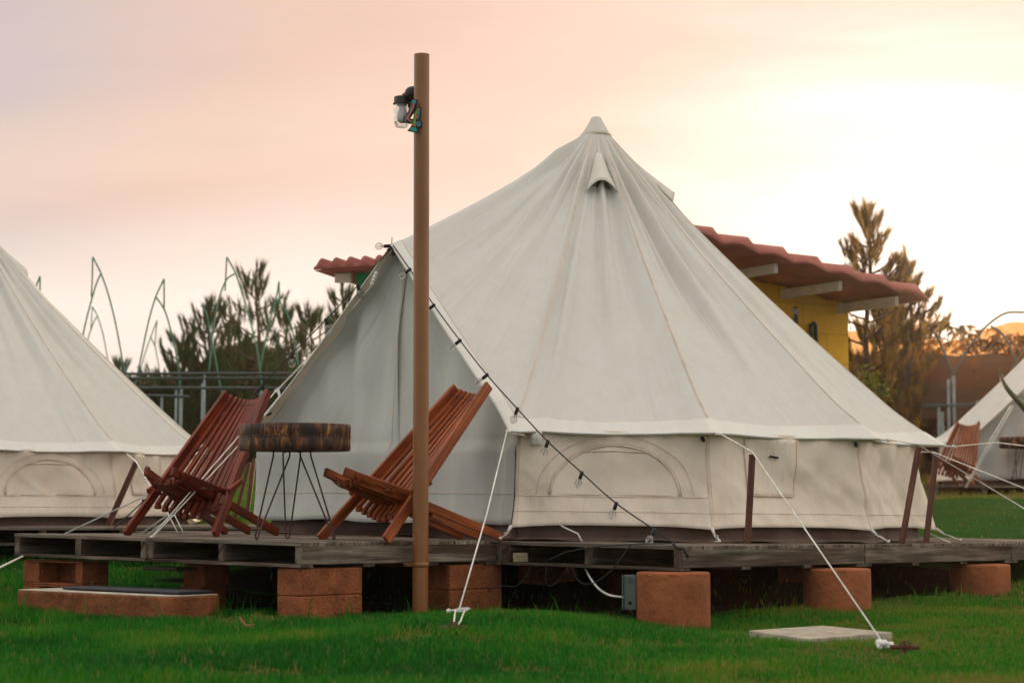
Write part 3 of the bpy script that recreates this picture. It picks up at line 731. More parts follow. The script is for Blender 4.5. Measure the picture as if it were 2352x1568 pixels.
def make_tent(seed, label, detail=2):
    T = Tent(seed); root = local('bell_tent', label, 'tent', 'canvas bell tents on pallet decks')
    nP = len(T.P); sub = 2 if detail > 1 else 1
    ni = (nP-1)*sub + 1; nt = 64 if detail > 1 else 34
    ts = [(j/(nt-1))**1.15 for j in range(nt)]
    rf = MB(); rf.grid(lambda a, b: T.roof(a*(nP-1), ts[int(round(b*(nt-1)))]), ni, nt)
    roofo = rf.build('roof', M['canvas'], root, solid=.004)
    # hem band seam + panel seams
    sm = MB()
    def off(i, t, o):
        q = T.roof(i, t); return q + (Vector((q.x, q.y, 0)).normalized()*.62 + Vector((0, 0, .78)))*o
    ks = [i for i, k in enumerate(T.K) if k]
    for k in ks:
        if k in (0, nP-1): continue
        seam_tube(sm, [off(k, .03 + .96*j/40, .004) for j in range(41)], .0022)
        if detail > 1: seam_tube(sm, [off(k + .22, .10 + .89*j/40, .004) for j in range(41)], .0016)
    seam_tube(sm, [off(i*(nP-1)/200, .957, .004) for i in range(201)], .002)
    sm.build('stitching', M['seam'], roofo)
    hm = MB(); hm.grid(lambda a, b: off(a*(nP-1), .959 + b*.0405, .009), ni, 4, flip=False)
    hm.build('hem_band', M['hem'], roofo)
    # bound ridge edge over the door (folded strip)
    # peak cap
    cp = MB(); cp.lathe((0, 0, 0), [(.108, 2.918), (.092, 2.945), (.068, 2.985), (.049, 3.02), (.039, 3.045), (.029, 3.056), (.001, 3.059)], 28, jit=.02, seed=seed+3, cap=False)
    cpo = cp.build('peak_cap', M['canvas_plain'], root, solid=.004)
    sc2 = MB(); sc2.tube([Vector((.118*math.sin(a*.2244), -.118*math.cos(a*.2244), 2.922)) for a in range(29)], .0025, 5); sc2.build('cap_stitching', M['seam'], cpo)
    # vent hoods
    for va in (2, 88, 180, 268 - 20):
        i0 = T.idx(va)
        def hood(a, b, va=va):
            u = 2*a - 1; wdg = (.05 + .95*b)*5.5*(1 if True else 0)
            t = .085 + .115*b
            ii = T.idx(va + u*(3 + 9.0*(b**.6)) )
            p = T.roof(ii, t + .020*abs(u)**2*b, True)
            azz = math.radians(va); rad = Vector((math.sin(azz), -math.cos(azz), 0))
            return p + (rad*.85 + Vector((0, 0, .5)))*((.085*b**1.2)*(1 - abs(u)**2.0) + .022)
        vb = MB(); vb.grid(hood, 15, 12); vo = vb.build('vent_hood', M['canvas_plain'], root, solid=.005)
        vs = MB(); seam_tube(vs, [hood(j/14, .93) + Vector((0, 0, .004)) for j in range(15)], .0018); vs.build('hood_stitching', M['seam'], vo)
        dk = MB()
        def inner(a, b, va=va):
            u = 2*a-1; ii = T.idx(va + u*8.5); return T.roof(ii, .165 + .028*b) + Vector((math.sin(math.radians(va)), -math.cos(math.radians(va)), .6))*.004
        dk.grid(inner, 7, 3); dk.build('vent_mesh', M['groundsheet'], root)
    # walls
    for k in range(10):
        wb = MB(); wb.grid(lambda a, b, k=k: T.wall(k, a, b), 46 if detail > 1 else 20, 26 if detail > 1 else 14)
        wo_ = wb.build('wall_panel', M['canvas_wall'], root, solid=.003)
        st = MB()
        seam_tube(st, [T.wall(k, .004, j/16, .004) for j in range(17)], .002)
        seam_tube(st, [T.wall(k, .02, j/16, .004) for j in range(17)], .0015)
        seam_tube(st, [T.wall(k, j/24, .155 - .01*math.sin(math.pi*j/24), .004) for j in range(25)], .0018)
        win = k in (0, 5, 7)
        if win or k == 3: seam_tube(st, [T.wall(k, j/24, .315 - .012*math.sin(math.pi*j/24), .005) for j in range(25)], .002)
        if win:
            def arc(w_, h_, o, n=30, c=.52, b0=.32):
                return [T.wall(k, c + w_*math.cos(math.pi*(1-j/n))*(1 - .10*math.sin(math.pi*j/n)), b0 + h_*math.sin(math.pi*j/n)**.8, o) for j in range(n+1)]
            ar = MB(); ar.tube(arc(.335, .53, .005), .006, 6); ar.build('window_piping', M['canvas_wall'], wo_)
            seam_tube(st, arc(.345, .55, .006), .002); seam_tube(st, arc(.41, .63, .005), .0018)
            # zipped cover slumping a little inside the arch
            pn = MB(); ao = arc(.325, .515, 0)
            def pane(a, b, k=k):
                j = a*30; th = math.pi*(1-a); rr = b
                return T.wall(k, .52 + rr*.325*math.cos(th)*(1 - .10*math.sin(th)), .325 + rr*.51*math.sin(th)**.8, .003 + .012*math.sin(math.pi*rr)*(.5+.5*math.sin(th)))
            pn.grid(pane, 31, 9); pn.build('window_cover', M['canvas_cover'], wo_)
            cv = MB()
            cv.tube([T.wall(k, .33 + .36*j/20, .775 + .015*math.sin(j*.16), .008) for j in range(21)], [.002 + .003*math.sin(math.pi*j/20) for j in range(21)], 6); cv.build('window_cover_fold', M['canvas_wall'], wo_)
        if k in (1, 6):
            fl = MB(); fl.grid(lambda a, b, k=k: T.wall(k, .25 + .32*a, .33 + .62*b, .006 + .004*(1-b)), 14, 14); flo = fl.build('pocket_flap', M['canvas_wall'], root, solid=.003)
            fs_ = MB()
            for j0 in (0, 1): seam_tube(fs_, [T.wall(k, .25 + .32*j0, .33 + .62*j/12, .011) for j in range(13)], .0018)
            seam_tube(fs_, [T.wall(k, .25 + .32*j/12, .335, .013) for j in range(13)], .003); fs_.build('flap_stitching', M['seam'], flo)
            tg = MB(); seam_tube(tg, [T.wall(k, .425, .86 - .02*j, .02) for j in range(5)], .0018); tgo = tg.build('toggle_loop', M['seam'], root)
            t2 = MB(); t2.beam(T.wall(k, .405, .765, .022), T.wall(k, .45, .75, .022), .012, .012); t2.build('toggle', M['black'], root, bevel=.002)
        if detail > 1:
            t2 = MB(); t2.beam(T.wall(k, .97, .95, .012), T.wall(k, .985, .90, .012), .012, .02); t2.build('toggle', M['black'], root, bevel=.002)
        st.build('wall_stitching', M['seam'], wo_)
    # door flaps
    def dz(b): return .10 + (ATOP.z - .06 - .10)*b
    for side in (0, 1):
        lo, hi = ((-1, .05), (-.04, 1))[side]
        def df(a, b, lo=lo, hi=hi, side=side):
            q = lo + (hi-lo)*a; z = dz(b)
            e = (a if side == 0 else 1-a)                    # 1 at the meeting edge
            p = T.door(q, z, .115 + (.014 if side else 0)*e)
            nrm = Vector((-.745, -.667, 0))
            p += nrm*(.018*math.exp(-((1-e)/.05)**2)*math.sin(3+z*4))
            if b < .14: p += nrm*(.05*(1-b/.14)**2*(.4+.6*e)); p.z -= .02*(1-b/.14)*math.sin(a*9)*.4
            xs_ = Vector((.7, -.72, 0)); p += xs_*(.028*math.sin(z*3.1 + 1) * e**8 * (1 if z > .3 else z/.3))
            return p
        db = MB(); db.grid(df, 50 if detail > 1 else 22, 50 if detail > 1 else 24)
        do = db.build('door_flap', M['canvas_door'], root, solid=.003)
        ds = MB(); nrm = Vector((-.745, -.667, 0))
        seam_tube(ds, [df(.965 if side == 0 else .04, j/40) + nrm*.004 for j in range(40)], .0016)
        seam_tube(ds, [df(j/30, .105) + nrm*.004 for j in range(31)], .0018); ds.build('door_stitching', M['seam'], do)
    # A-frame edge: inner turned strip behind the roof edge + binding cord
    for (i0, i1) in ((0, 26), (nP-1, nP-27)):
        ed = MB(); nrm = Vector((-.745, -.667, 0))
        def strip(a, b, i0=i0, i1=i1):
            i = i0 + (i1-i0)*a; p = T.roof(i, 1.0); return p - nrm*(.13*b*min(1, a*5+.1)) + Vector((0, 0, -.006 - .012*b + .006*math.sin(a*25)))
        ed.grid(strip, 40, 4); eo = ed.build('door_edge_strip', M['canvas_wall'], root, solid=.003)
        eb = MB(); eb.tube([T.roof(i0 + (i1-i0)*j/30, 1.0) + nrm*.004 for j in range(31)], .006, 6); eb.build('edge_binding', M['hem'], eo)
    # side cheeks joining wall to the door plane under the eave
    # groundsheet
    gs = MB(); allp = ANG
    def gsf(a, b):
        x = a*11; k = min(10, int(x)); f = x - k
        p0 = pol(allp[k], 1); p1 = pol(allp[(k+1)] if k < 10 else allp[0] + 360, 1); p = p0.lerp(p1, f)
        dr = 1.0 if x > 10 else 0.0
        if dr: b = b*.5; p = p - p.normalized()*.05*math.sin(math.pi*f)
        r = 2.275 - .10*dr*min(1, 6*f, 6*(1-f)) + .045*(1-b) + .012*math.sin(a*190)*b + .02*noise.noise(Vector((a*60, b*3, seed)))
        if b < .15: r += .03*(1-b/.15)
        return Vector((p.x*r, p.y*r, .004 + .19*b + (.008*math.sin(a*120) if b < .1 else 0)))
    gs.grid(gsf, 330 if detail > 1 else 110, 9); gs.build('groundsheet', M['groundsheet'], root, solid=.004)
    # hem ties at corners
    if detail > 1:
        for k in range(0, 6):
            p = T.wall(k, 0, 0, .0) if k else T.wall(0, 0, 0, 0)
            n = Vector((p.x, p.y, 0)).normalized(); tn = Vector((-n.y, n.x, 0))
            tb = MB(); dn = {0: n*.07 - tn*.05, 1: n*.07 + tn*.02, 2: n*.10 + tn*.05, 3: n*.16 + tn*.07}.get(k, n*.1)
            e = p + dn; e.z = .012
            tb.tube([p + Vector((0, 0, .01)), p + dn*.35 + Vector((0, 0, -.03))], [.012, .007], 6)
            tb.tube([p + dn*.35 + Vector((0, 0, -.03)) + tn*.004, (p+e)/2 + tn*.012, e], .0032, 5)
            tb.tube([p + dn*.35 + Vector((0, 0, -.03)) - tn*.004, (p+e)/2 - tn*.010, e], .0032, 5)
            tb.sphere(e + Vector((0, 0, .004)), .010, 8, 6); tb.tube([e, e - tn*.035 + n*.01], .003, 5)
            tb.build('hem_tie', M['tag'], root)
        # eave knots
        for k in (0, 1, 2, 3, 4):
            p = T.E[k]; n = Vector((p.x, p.y, 0)).normalized(); kb = MB()
            kb.tube([p - n*.01, p + n*.04], [.010, .004], 6); kb.sphere(p + n*.048, .012, 8, 6); kb.sphere(p + n*.062 + Vector((0, 0, -.004)), .010, 8, 6)
            kb.build('eave_knot', M['tag'], root)
        # care tag and loose tie on the first wall panel
        tg = MB(); tg.grid(lambda a, b: T.wall(0, .085 + .058*a, .985 - .15*b, .045 + .006*math.sin(b*4)), 4, 8); to = tg.build('care_tag', M['tag'], root, solid=.0015)
        tx = MB()
        for q in range(5): tx.beam(T.wall(0, .097, .945 - .012*q, .0495), T.wall(0, .097 + .018 + .006*(q % 3), .945 - .012*q, .0495), .0012, .003)
        tx.build('tag_print', M['steel'], to)
        lt = MB(); lt.tube([T.wall(0, .235, .01, .01), T.wall(0, .27, 0, .08) + Vector((0, 0, -.015)), T.wall(0, .335, 0, .12) + Vector((0, 0, -.05)), T.wall(0, .355, 0, .13) + Vector((0, 0, -.095))], .005, 6); lt.build('loose_tie', M['tag'], root)
        # A-frame pole tip above the door
        tp = MB(); tp.tube([ATOP + Vector((0, 0, -.02)), ATOP + Vector((0, 0, .055))], .006, 8); tp.build('pole_tip', M['tag'], root)
    return root, T
tent, T0 = make_tent(1, 'whole cream canvas bell tent on the middle deck, nearest, string lights over its door')
TC = (at(1360, 900, 14.5).x, 14.5)
tent.location = (TC[0], TC[1], deck_z(TC[0])); tent.rotation_euler = (0, .012, 0)
left_tent, T1 = make_tent(4, 'cream canvas bell tent cut off by the left edge, behind the dark chair', 1)
left_tent.location = (LT[0], LT[1], .436); left_tent.rotation_euler = (0, 0, math.radians(33))
left_tent.scale = (.94, .94, .94)
far_tent = copy_tree(left_tent)
far_tent['label'] = 'far cream bell tent at the right edge with a chair before its door'
far_tent.scale = (1, 1, 1); far_tent.location = (8.77, 30.2, .90); far_tent.rotation_euler = (0, 0, math.radians(18))
bpy.context.view_layer.update()
MW = tent.matrix_basis.copy()
def TW(p): return MW @ Vector(p)
# ---------------------------------------------------------------- folding slatted chairs
def make_chair(label, mat, detail=2):
    root = local('slatted_chair', label, 'chair', 'folding wooden slatted chairs')
    K = 1.08
    m = M[mat]
    def bp(q, t):                      # back plane
        hw = .30 + (.145-.30)*t
        c = (1-q*q)
        return Vector((.38 - .83*t - .050*c, q*hw, .86*t - .045*c*(.5+.5*t)))*K
    def sp(q, u):                      # seat plane
        hw = .115 + (.24-.115)*min(1, u/.34) - .05*max(0, (u-.34)/.66)
        c = (1-q*q)
        return Vector((.44 - .96*u, q*hw, .352*(1-u) - .045*c*(1-u)))*K
    upb = Vector((.72, 0, .694)); ups = Vector((.37, 0, .93))
    bk = MB(); qs = [-.82, -.635, -.455, -.27, -.09, .09, .27, .455, .635, .82]
    for q in qs:
        t0 = .17 + .06*abs(q)
        bk.beam(bp(q, t0), bp(q, 1.0), .0285, .024, up=upb)
    bo = bk.build('backrest', m, root, bevel=.003)
    for q in (-1, 1):
        lg = MB(); lg.beam(bp(q, 0) + Vector((0, 0, .008)), bp(q, 1.0), .026, .062, up=upb); lg.build('leg', m, root, bevel=.004)
    st = MB()
    for q in (-.72, -.48, -.24, .24, .48, .72):
        st.beam(sp(q, -.01 + .03*abs(q)), sp(q, .50 + .05*((q*10) % 1)), .024, .040, up=ups)
    st.build('seat', m, root, bevel=.003)
    for q, e in ((-.95, 1.0), (0.0, .97), (.95, 1.0)):
        lg = MB()
        a, b = sp(q, -.06 if q else .02), sp(q, e) + Vector((0, 0, .014))
        lg.beam(a, b, .026, .052, up=ups); lg.build('leg', m, root, bevel=.004)
    for q in (-1, 1):
        ar = MB(); ar.beam(sp(q*1.0, .0), bp(q*1.0, .29) + Vector((0, -q*.03, 0)), .022, .038, up=ups); ar.build('side_arm', m, root, bevel=.008)
    # rounded front lip, cross dowels and rope ties
    fr = MB(); fr.tube([sp(-1 + .2*j, .02) + Vector((0, 0, -.012)) for j in range(11)], .014, 8); fr.build('front_rail', m, root)
    dw = MB()
    for t, u in ((.307, 0),): dw.tube([bp(-1.08, t) + Vector((.0, 0, 0)), bp(1.08, t)], .012, 8)
    dw.tube([sp(-1.05, .20) + Vector((0, 0, -.02)), sp(1.05, .20) + Vector((0, 0, -.02))], .012, 8)
    dw.build('dowel', m, root)
    for q in (-1, 1):
        ar = MB(); p = bp(q, .33) + Vector((0, q*.028, 0)); ar.beam(p + Vector((.10, 0, -.03)), p + Vector((-.05, 0, .035)), .022, .036, up=ups); ar.build('side_block', m, root, bevel=.008)
    wr = MB(); wr.tube([bp(-1 + .1*j, .955) + upb*.012 for j in range(21)], .003, 5); wr.build('wire', M['rust'], root)
    nb = MB()
    for q in qs: nb.beam(bp(q, .17 + .06*abs(q)) + Vector((-.03, 0, -.012)), bp(q, .17 + .06*abs(q)) + Vector((.012, 0, -.012)), .034, .03, up=ups)
    nb.build('slat_ends', m, root, bevel=.008)
    return root
def place(o, x, y, z, fx, fy, s=1.0):
    o.location = (x, y, z); o.rotation_euler = (0, 0, math.atan2(fy, fx)); o.scale = (s, s, s)
c1 = make_chair('orange brown slatted wooden chair right of the brown pole', 'chair_orange')
place(c1, -.612, 11.90, deck_z(-.6), -.76, -.65)
c2 = make_chair('dark red brown slatted wooden chair left of the stump table', 'chair_dark')
place(c2, -1.94, 12.74, deck_z(-1.9), -.40, -.915, 1.0)
c3 = copy_tree(c1); c3['label'] = 'distant slatted wooden chair before the far tent at the right edge'
place(c3, at(2205, 1100, 28.2).x, 28.25, .90, -.50, -.86, .98)

# ---------------------------------------------------------------- stump table
tb_c = at(678, 1100, 11.55)
def stump(x, y, z, label, s=1.0):
    root = thing('stump_table', (x, y, z), label, 'side table', 'log slice side tables')
    mb = MB(); n = 64; r = .318*s; h = .150*s; z1 = z + .660*s; z0 = z1 - h
    prof = [(r*.985, z0), (r*.998, z0+.004), (r*1.0, z0+.035), (r*.998, z0+.074), (r*.993, z0+.078), (r*.998, z0+.082), (r*1.003, z0+.115), (r*1.0, z1-.004), (r*.985, z1)]
    mb.lathe((x, y, 0), prof, n, jit=.010, seed=5, cap=False); mb.build('log_slice', M['bark'], root)
    tp = MB(); tp.lathe((x, y, 0), [(r*.984, z1-.002), (r*.6, z1+.001), (.001, z1+.001)], n, jit=.010, seed=5, cap=False); tp.build('table_top', M['stump_top'], root)
    bt = MB(); bt.lathe((x, y, 0), [(.001, z0+.002), (r*.956, z0+.002)], n, jit=.010, seed=5, cap=False); bt.build('underside', M['bark'], root)
    wr = MB(); wr.tube([(x + r*1.004*math.cos(a*.1), y + r*1.004*math.sin(a*.1), z0+.078+.002*math.sin(a*.5)) for a in range(64)], .0022, 5); wr.build('wire_band', M['rust'], root)
    for a in (-1.95, -1.75, -1.42, -1.0, -2.3, -.7):
        nl = MB(); nl.sphere((x + r*1.01*math.cos(a), y + r*1.01*math.sin(a), z0+.080), .0045, 8, 6); nl.build('nail', M['steel'], root)
    # three hairpin legs
    for (fx, fy, a0, a1) in (( -.205, -.06, (-.10, -.02), (-.035, .11)), (-.035, -.02, (-.085, .07), (.03, -.10)), (.245, -.10, (.05, .07), (.085, -.085))):
        pass
    lx = lambda px, py, dy: at(px, py, y + dy)
    for (f, t0, t1) in (((596, -.13), (560+441/3.357*1, -.02), (0, 0)),): pass
    legs = [((-.205, -.10), (-.175+.06, -.10), (-.035, .02)),     # foot, top a, top b (dx, dy from centre)
            ((-.055, .13), (-.085, .12), (.02, .09)),
            ((.235, -.12), (.10, -.12), (.03, -.02))]
    for (f, ta, tb_) in legs:
        lm = MB(); zt = z0 + .002; zf = z + .006
        fo = Vector((x + f[0]*s, y + f[1]*s, zf)); A_ = Vector((x + ta[0]*s, y + ta[1]*s, zt - .012)); B_ = Vector((x + tb_[0]*s, y + tb_[1]*s, zt - .012))
        w = (B_ - A_).normalized()*.012
        lm.tube([A_ - (B_-A_)*.0 + Vector((0, 0, .008)) + w*1.5, A_ + Vector((0, 0, .004)), A_ - Vector((0, 0, .02)), A_.lerp(fo - w, .5), fo - w + Vector((0, 0, .02)), fo - w*.8 + Vector((0, 0, .006)), fo, fo + w*.8 + Vector((0, 0, .006)), fo + w + Vector((0, 0, .02)), B_.lerp(fo + w, .5), B_ - Vector((0, 0, .02)), B_ + Vector((0, 0, .004)), B_ - w*1.5 + Vector((0, 0, .008))], .0052*s, 8)
        lm.beam(A_ + Vector((0, 0, .010)), B_ + Vector((0, 0, .010)), .03, .005)
        lm.build('hairpin_leg', M['rust'], root)
    return root
stump(tb_c.x, 11.55, deck_z(tb_c.x), 'thick log slice table on hairpin legs between the two chairs')
tf = at(2352, 1060, 28.4); stump(tf.x, 28.4, .90, 'far dark log slice table cut off by the right edge', 1.05)

# ---------------------------------------------------------------- brown pole, jar lamp, number
PX = at(965.5, 1300, 11.50); PR = .0455
def pole():
    root = thing('brown_pole', (PX.x, 11.50, 0), 'tall brown plastic pole strapped to the porch deck', 'pole')
    zt = at(963, 126, 11.5).z
    mb = MB(); mb.tube([(PX.x, 11.5, -.05), (PX.x, 11.5, .8), (PX.x - .001, 11.5, 1.6), (PX.x - .003, 11.5, zt)], PR, 40, cap=False)
    mb.tube([(PX.x - .003, 11.5, zt), (PX.x - .003, 11.5, zt - .05)], PR*.9, 40, cap=True)
    mb.build('pipe', M['pvc'], root)
    rg = MB(); rg.lathe((PX.x - .003, 11.5, zt - .001), [(PR*.9, -.02), (PR*.9, .001), (PR*.97, .003), (PR, .0), (PR*1.002, -.01)], 40, cap=False); rg.build('rim', M['pvc'], root)
    st = MB(); st.lathe((PX.x, 11.5, .275), [(PR+.001, -.014), (PR+.004, -.013), (PR+.003, 0), (PR+.004, .013), (PR+.001, .014)], 40)
    st.beam((PX.x - .045, 11.53, .275), (PX.x - .098, 11.515, .275), .006, .022); so2 = st.build('pipe_clamp', M['pvc'], root)
    bo = MB(); bo.sphere((PX.x - .088, 11.508, .275), .008, 8, 6); bo.build('bolt', M['rust'], so2)
    sb = MB(); z0, z1 = at(946, 720, 11.5).z, at(946, 668, 11.5).z
    sb.beam((PX.x - PR*.75, 11.545, z0), (PX.x - PR*.75, 11.545, z1), .05, .022); sb.build('switch_box', M['stake'], root, bevel=.004)
pole()
def jar_lamp():
    Y = 11.56; z = lambda py: at(940, py, Y).z; x = lambda px: at(px, 250, Y).x
    cx = x(922.5); root = thing('jar_lamp', (cx, Y, z(292)), 'unlit glass jar lamp hung at the side of the brown pole', 'lamp')
    r = .0455
    cp = MB(); cp.lathe((cx, Y, 0), [(r, z(241)), (r*1.12, z(240)), (r*1.12, z(238)), (r*1.0, z(237)), (r*1.0, z(225)), (r*.9, z(222.5)), (r*.3, z(222))], 32); cp.build('cap', M['black'], root)
    ar = MB(); ar.tube([(cx + .01, Y, z(225)), (x(938), Y, z(219)), (x(946), Y - .005, z(219))], [.022, .026, .022], 14)
    ar.tube([(cx + .035, Y, z(234)), (x(941), Y, z(240)), (x(949), Y, z(248))], [.018, .02, .012], 12); ar.build('arm', M['black'], root)
    dm = MB(); dm.sphere((x(947), Y - .004, z(217)), .047, 24, 14); dm.build('mounting_dome', M['black'], root)
    jr = MB(); jr.lathe((cx, Y, 0), [(r*.95, z(241)), (r*.99, z(244)), (r*.95, z(246)), (r*1.0, z(249)), (r*1.0, z(262)), (r*1.0, z(280)), (r*.96, z(285)), (r*.84, z(286)), (r*.82, z(291)), (r*.7, z(292.5)), (.001, z(292))], 32, cap=False); jr.build('glass_jar', M['glass'], root)
    rb = MB()
    for q in range(9): rb.lathe((cx, Y, z(250 + 3.6*q)), [(r*1.0, -.0015), (r*1.02, 0), (r*1.0, .0015)], 32, cap=False)
    rb.build('jar_ribs', M['glass'], root)
    bu = MB(); bu.lathe((cx + .004, Y, 0), [(.020, z(240)), (.020, z(250)), (.031, z(262)), (.033, z(270)), (.027, z(279)), (.010, z(283)), (.001, z(283.5))], 24); bu.build('bulb', M['bulbwhite'], root)
jar_lamp()
def number_sign():
    Y = 11.425
    Z = lambda x, y: at((920 + x/10.455)*.91875, (200 + y/10.455)*.91875, Y)
    root = thing('number_sign', Z(1180, 1000), 'small painted number four with teal ends on the brown pole', 'number sign')
    d = (0, 1, 0)
    lim = [(1150, 490), (1302, 520), (1288, 640), (1250, 790), (1190, 880), (1112, 985), (1116, 1012), (1180, 1025), (1168, 1155), (915, 1108), (928, 1000), (1045, 835), (1095, 700), (1118, 570)]
    stm = [(1300, 710), (1345, 700), (1405, 735), (1392, 860), (1345, 1050), (1290, 1250), (1325, 1395), (1028, 1330), (1120, 1225), (1150, 1160), (1175, 1020), (1215, 860), (1250, 760)]
    kn = [(1330 + 92*math.cos(a*.393), 1160 + 105*math.sin(a*.393)) for a in range(16)]
    for nm, poly, y in (('backing', lim, 0), ('backing', stm, -.0035), ('backing', kn, .002)):
        mb = MB(); mb.prism([Z(*p) + Vector((0, y, 0)) for p in poly][::-1], .012, d); mb.build(nm, M['black'], root)
    def inset(poly, k, c=None):
        cx = sum(p[0] for p in poly)/len(poly); cy = sum(p[1] for p in poly)/len(poly)
        return [(cx + (p[0]-cx)*k, cy + (p[1]-cy)*k) for p in poly]
    paint = [('teal', [(1155, 520), (1262, 545), (1240, 640), (1195, 600), (1150, 615), (1135, 660)]), ('blue', [(1115, 690), (1155, 640), (1225, 650), (1180, 780), (1110, 900), (1010, 1010), (1000, 1085), (945, 1080), (950, 1010), (1065, 850)]),
             ('orange', [(1185, 590), (1215, 640), (1195, 740), (1110, 900), (1080, 960), (1060, 1010), (1120, 1070), (1100, 1095), (1005, 1030), (1035, 930), (1090, 870), (1150, 730), (1165, 640)]),
             ('blue', [(1120, 1050), (1160, 1050), (1150, 1125), (1100, 1105)])]
    for c, p in paint[:]:
        mb = MB(); mb.prism([Z(*q) + Vector((0, -.0022 if c != 'orange' else -.0036, 0)) for q in p][::-1], .002, d); mb.build('painted_patch', M[c], root)
    paint = [('lime', [(1290, 745), (1340, 740), (1300, 900), (1250, 1050), (1260, 1180), (1150, 1190), (1195, 1030), (1230, 860)]), ('blue', [(1345, 745), (1375, 750), (1355, 880), (1310, 1040), (1285, 1030), (1310, 900)]),
             ('orange', [(1265, 915), (1300, 960), (1270, 1010), (1235, 990), (1235, 940)]), ('orange', [(1185, 1165), (1255, 1170), (1245, 1230), (1165, 1215)]), ('orange', [(1300, 760), (1325, 765), (1290, 860), (1270, 850)]),
             ('teal', [(1150, 1240), (1265, 1255), (1290, 1365), (1075, 1315)])]
    for i, (c, p) in enumerate(paint):
        mb = MB(); mb.prism([Z(*q) + Vector((0, -.0055 - .0012*(c == 'orange'), 0)) for q in p][::-1], .002, d); mb.build('painted_patch', M[c], root)
    mb = MB(); mb.prism([Z(1325 + 62*math.cos(a*.393), 1155 + 72*math.sin(a*.393)) + Vector((0, -.0062, 0)) for a in range(16)][::-1], .004, d); mb.build('painted_patch', M['blue'], root)
number_sign()

# ---------------------------------------------------------------- string lights
def bulb_at(root, p, tilt=(0, 0, -1), s=1.0):
    s *= .84
    d = Vector(tilt).normalized(); p = Vector(p)
    so_ = MB(); so_.tube([p + d*-.012, p + d*-.004, p + d*.030, p + d*.036], [.011*s, .0145*s, .0145*s, .012*s], 12); so_.tube([p - d*.008 + Vector((0, 0, .004)), p + Vector((0, 0, .008))], .008*s, 8)
    sk_ = so_.build('socket', M['black'], root)
    q = d*1.0; b = MB(); prof = [(.011, .034), (.013, .040), (.023, .047), (.0295, .058), (.0305, .066), (.0285, .075), (.022, .085), (.012, .092), (.001, .094)]
    b.lathe(p, [(r*s, z) for r, z in prof], 18, axis=d, cap=False); bo = b.build('bulb', M['glass'], sk_)
    f = MB(); e = d.orthogonal().normalized(); f.tube([p + d*.04, p + d*.062], [.005, .003], 6)
    f.tube([p + d*.062 - e*.008, p + d*.076 - e*.010, p + d*.08, p + d*.076 + e*.010, p + d*.062 + e*.008], .0012, 4); f.build('filament', M['filament'], sk_)
def spline(pts, n=8):
    out = []
    P = [Vector(p) for p in pts]; P = [P[0]*2 - P[1]] + P + [P[-1]*2 - P[-2]]
    for i in range(1, len(P)-2):
        for j in range(n):
            t = j/n; a, b, c, d = P[i-1], P[i], P[i+1], P[i+2]
            out.append(.5*((2*b) + (c-a)*t + (2*a-5*b+4*c-d)*t*t + (3*b-a-3*c+d)*t**3))
    out.append(P[-2]); return out
top = TW(ATOP)
def string1():
    root = thing('string_light', tuple(top), 'black string of clear bulbs sagging over the tent front, right of the door peak', 'string lights', 'string lights from the door peak')
    px = [(903, 563, top.y - .03), (941, 618, 13.0), (996, 700, 12.78), (1056, 781, 12.52), (1118, 860, 12.25), (1188, 938, 11.98), (1258, 1013, 11.78), (1336, 1085, 11.58), (1415, 1155, 11.38), (1502, 1215, 11.2), (1545, 1245, 11.14)]
    P = [at(*p) for p in px]
    cb = MB(); cb.tube(spline(P), .0042, 6); cb.tube([P[-1], P[-1] + Vector((.02, -.01, -.03)), P[-1] + Vector((.06, -.02, -.035)), P[-1] + Vector((.085, -.02, -.085))], .009, 8)
    cb.tube([top + Vector((.03*math.cos(a), .03*math.sin(a), -.028)) for a in range(7)], .005, 6)
    cb.build('cable', M['cable'], root)
    for i, p in enumerate(P[1:-2]):
        bulb_at(root, p + Vector((0, -.006, -.004)), (-.35, -.15, -1.0) if i > 3 else (-.75, -.12, -.62), .88)
    bulb_at(root, P[-2] + Vector((0, -.004, -.004)), (-.2, -.2, -.4), .9)
string1()
def string2():
    root = thing('string_light', tuple(top + Vector((-.01, 0, 0))), 'black string of clear bulbs running down left of the door peak, behind the dark chair', 'string lights from the door peak')
    px = [(901, 566, top.y - .02), (822, 655, 13.35), (748, 735, 13.4), (671, 812, 13.42), (603, 884, 13.45), (480, 1010, 13.45), (330, 1150, 13.3), (262, 1212, 13.2)]
    P = [at(*p) for p in px]
    cb = MB(); cb.tube(spline(P), .0042, 6); cb.build('cable', M['cable'], root)
    bulb_at(root, P[0] + Vector((-.02, -.02, .0)), (-1, 0, -.02))
    for i, p in enumerate(P[1:5]): bulb_at(root, p, (.35, -.1, -1.0) if i < 2 else (0, -.1, -1))
    bulb_at(root, P[6] + Vector((0, 0, .0)), (.3, -.1, -1))
string2()

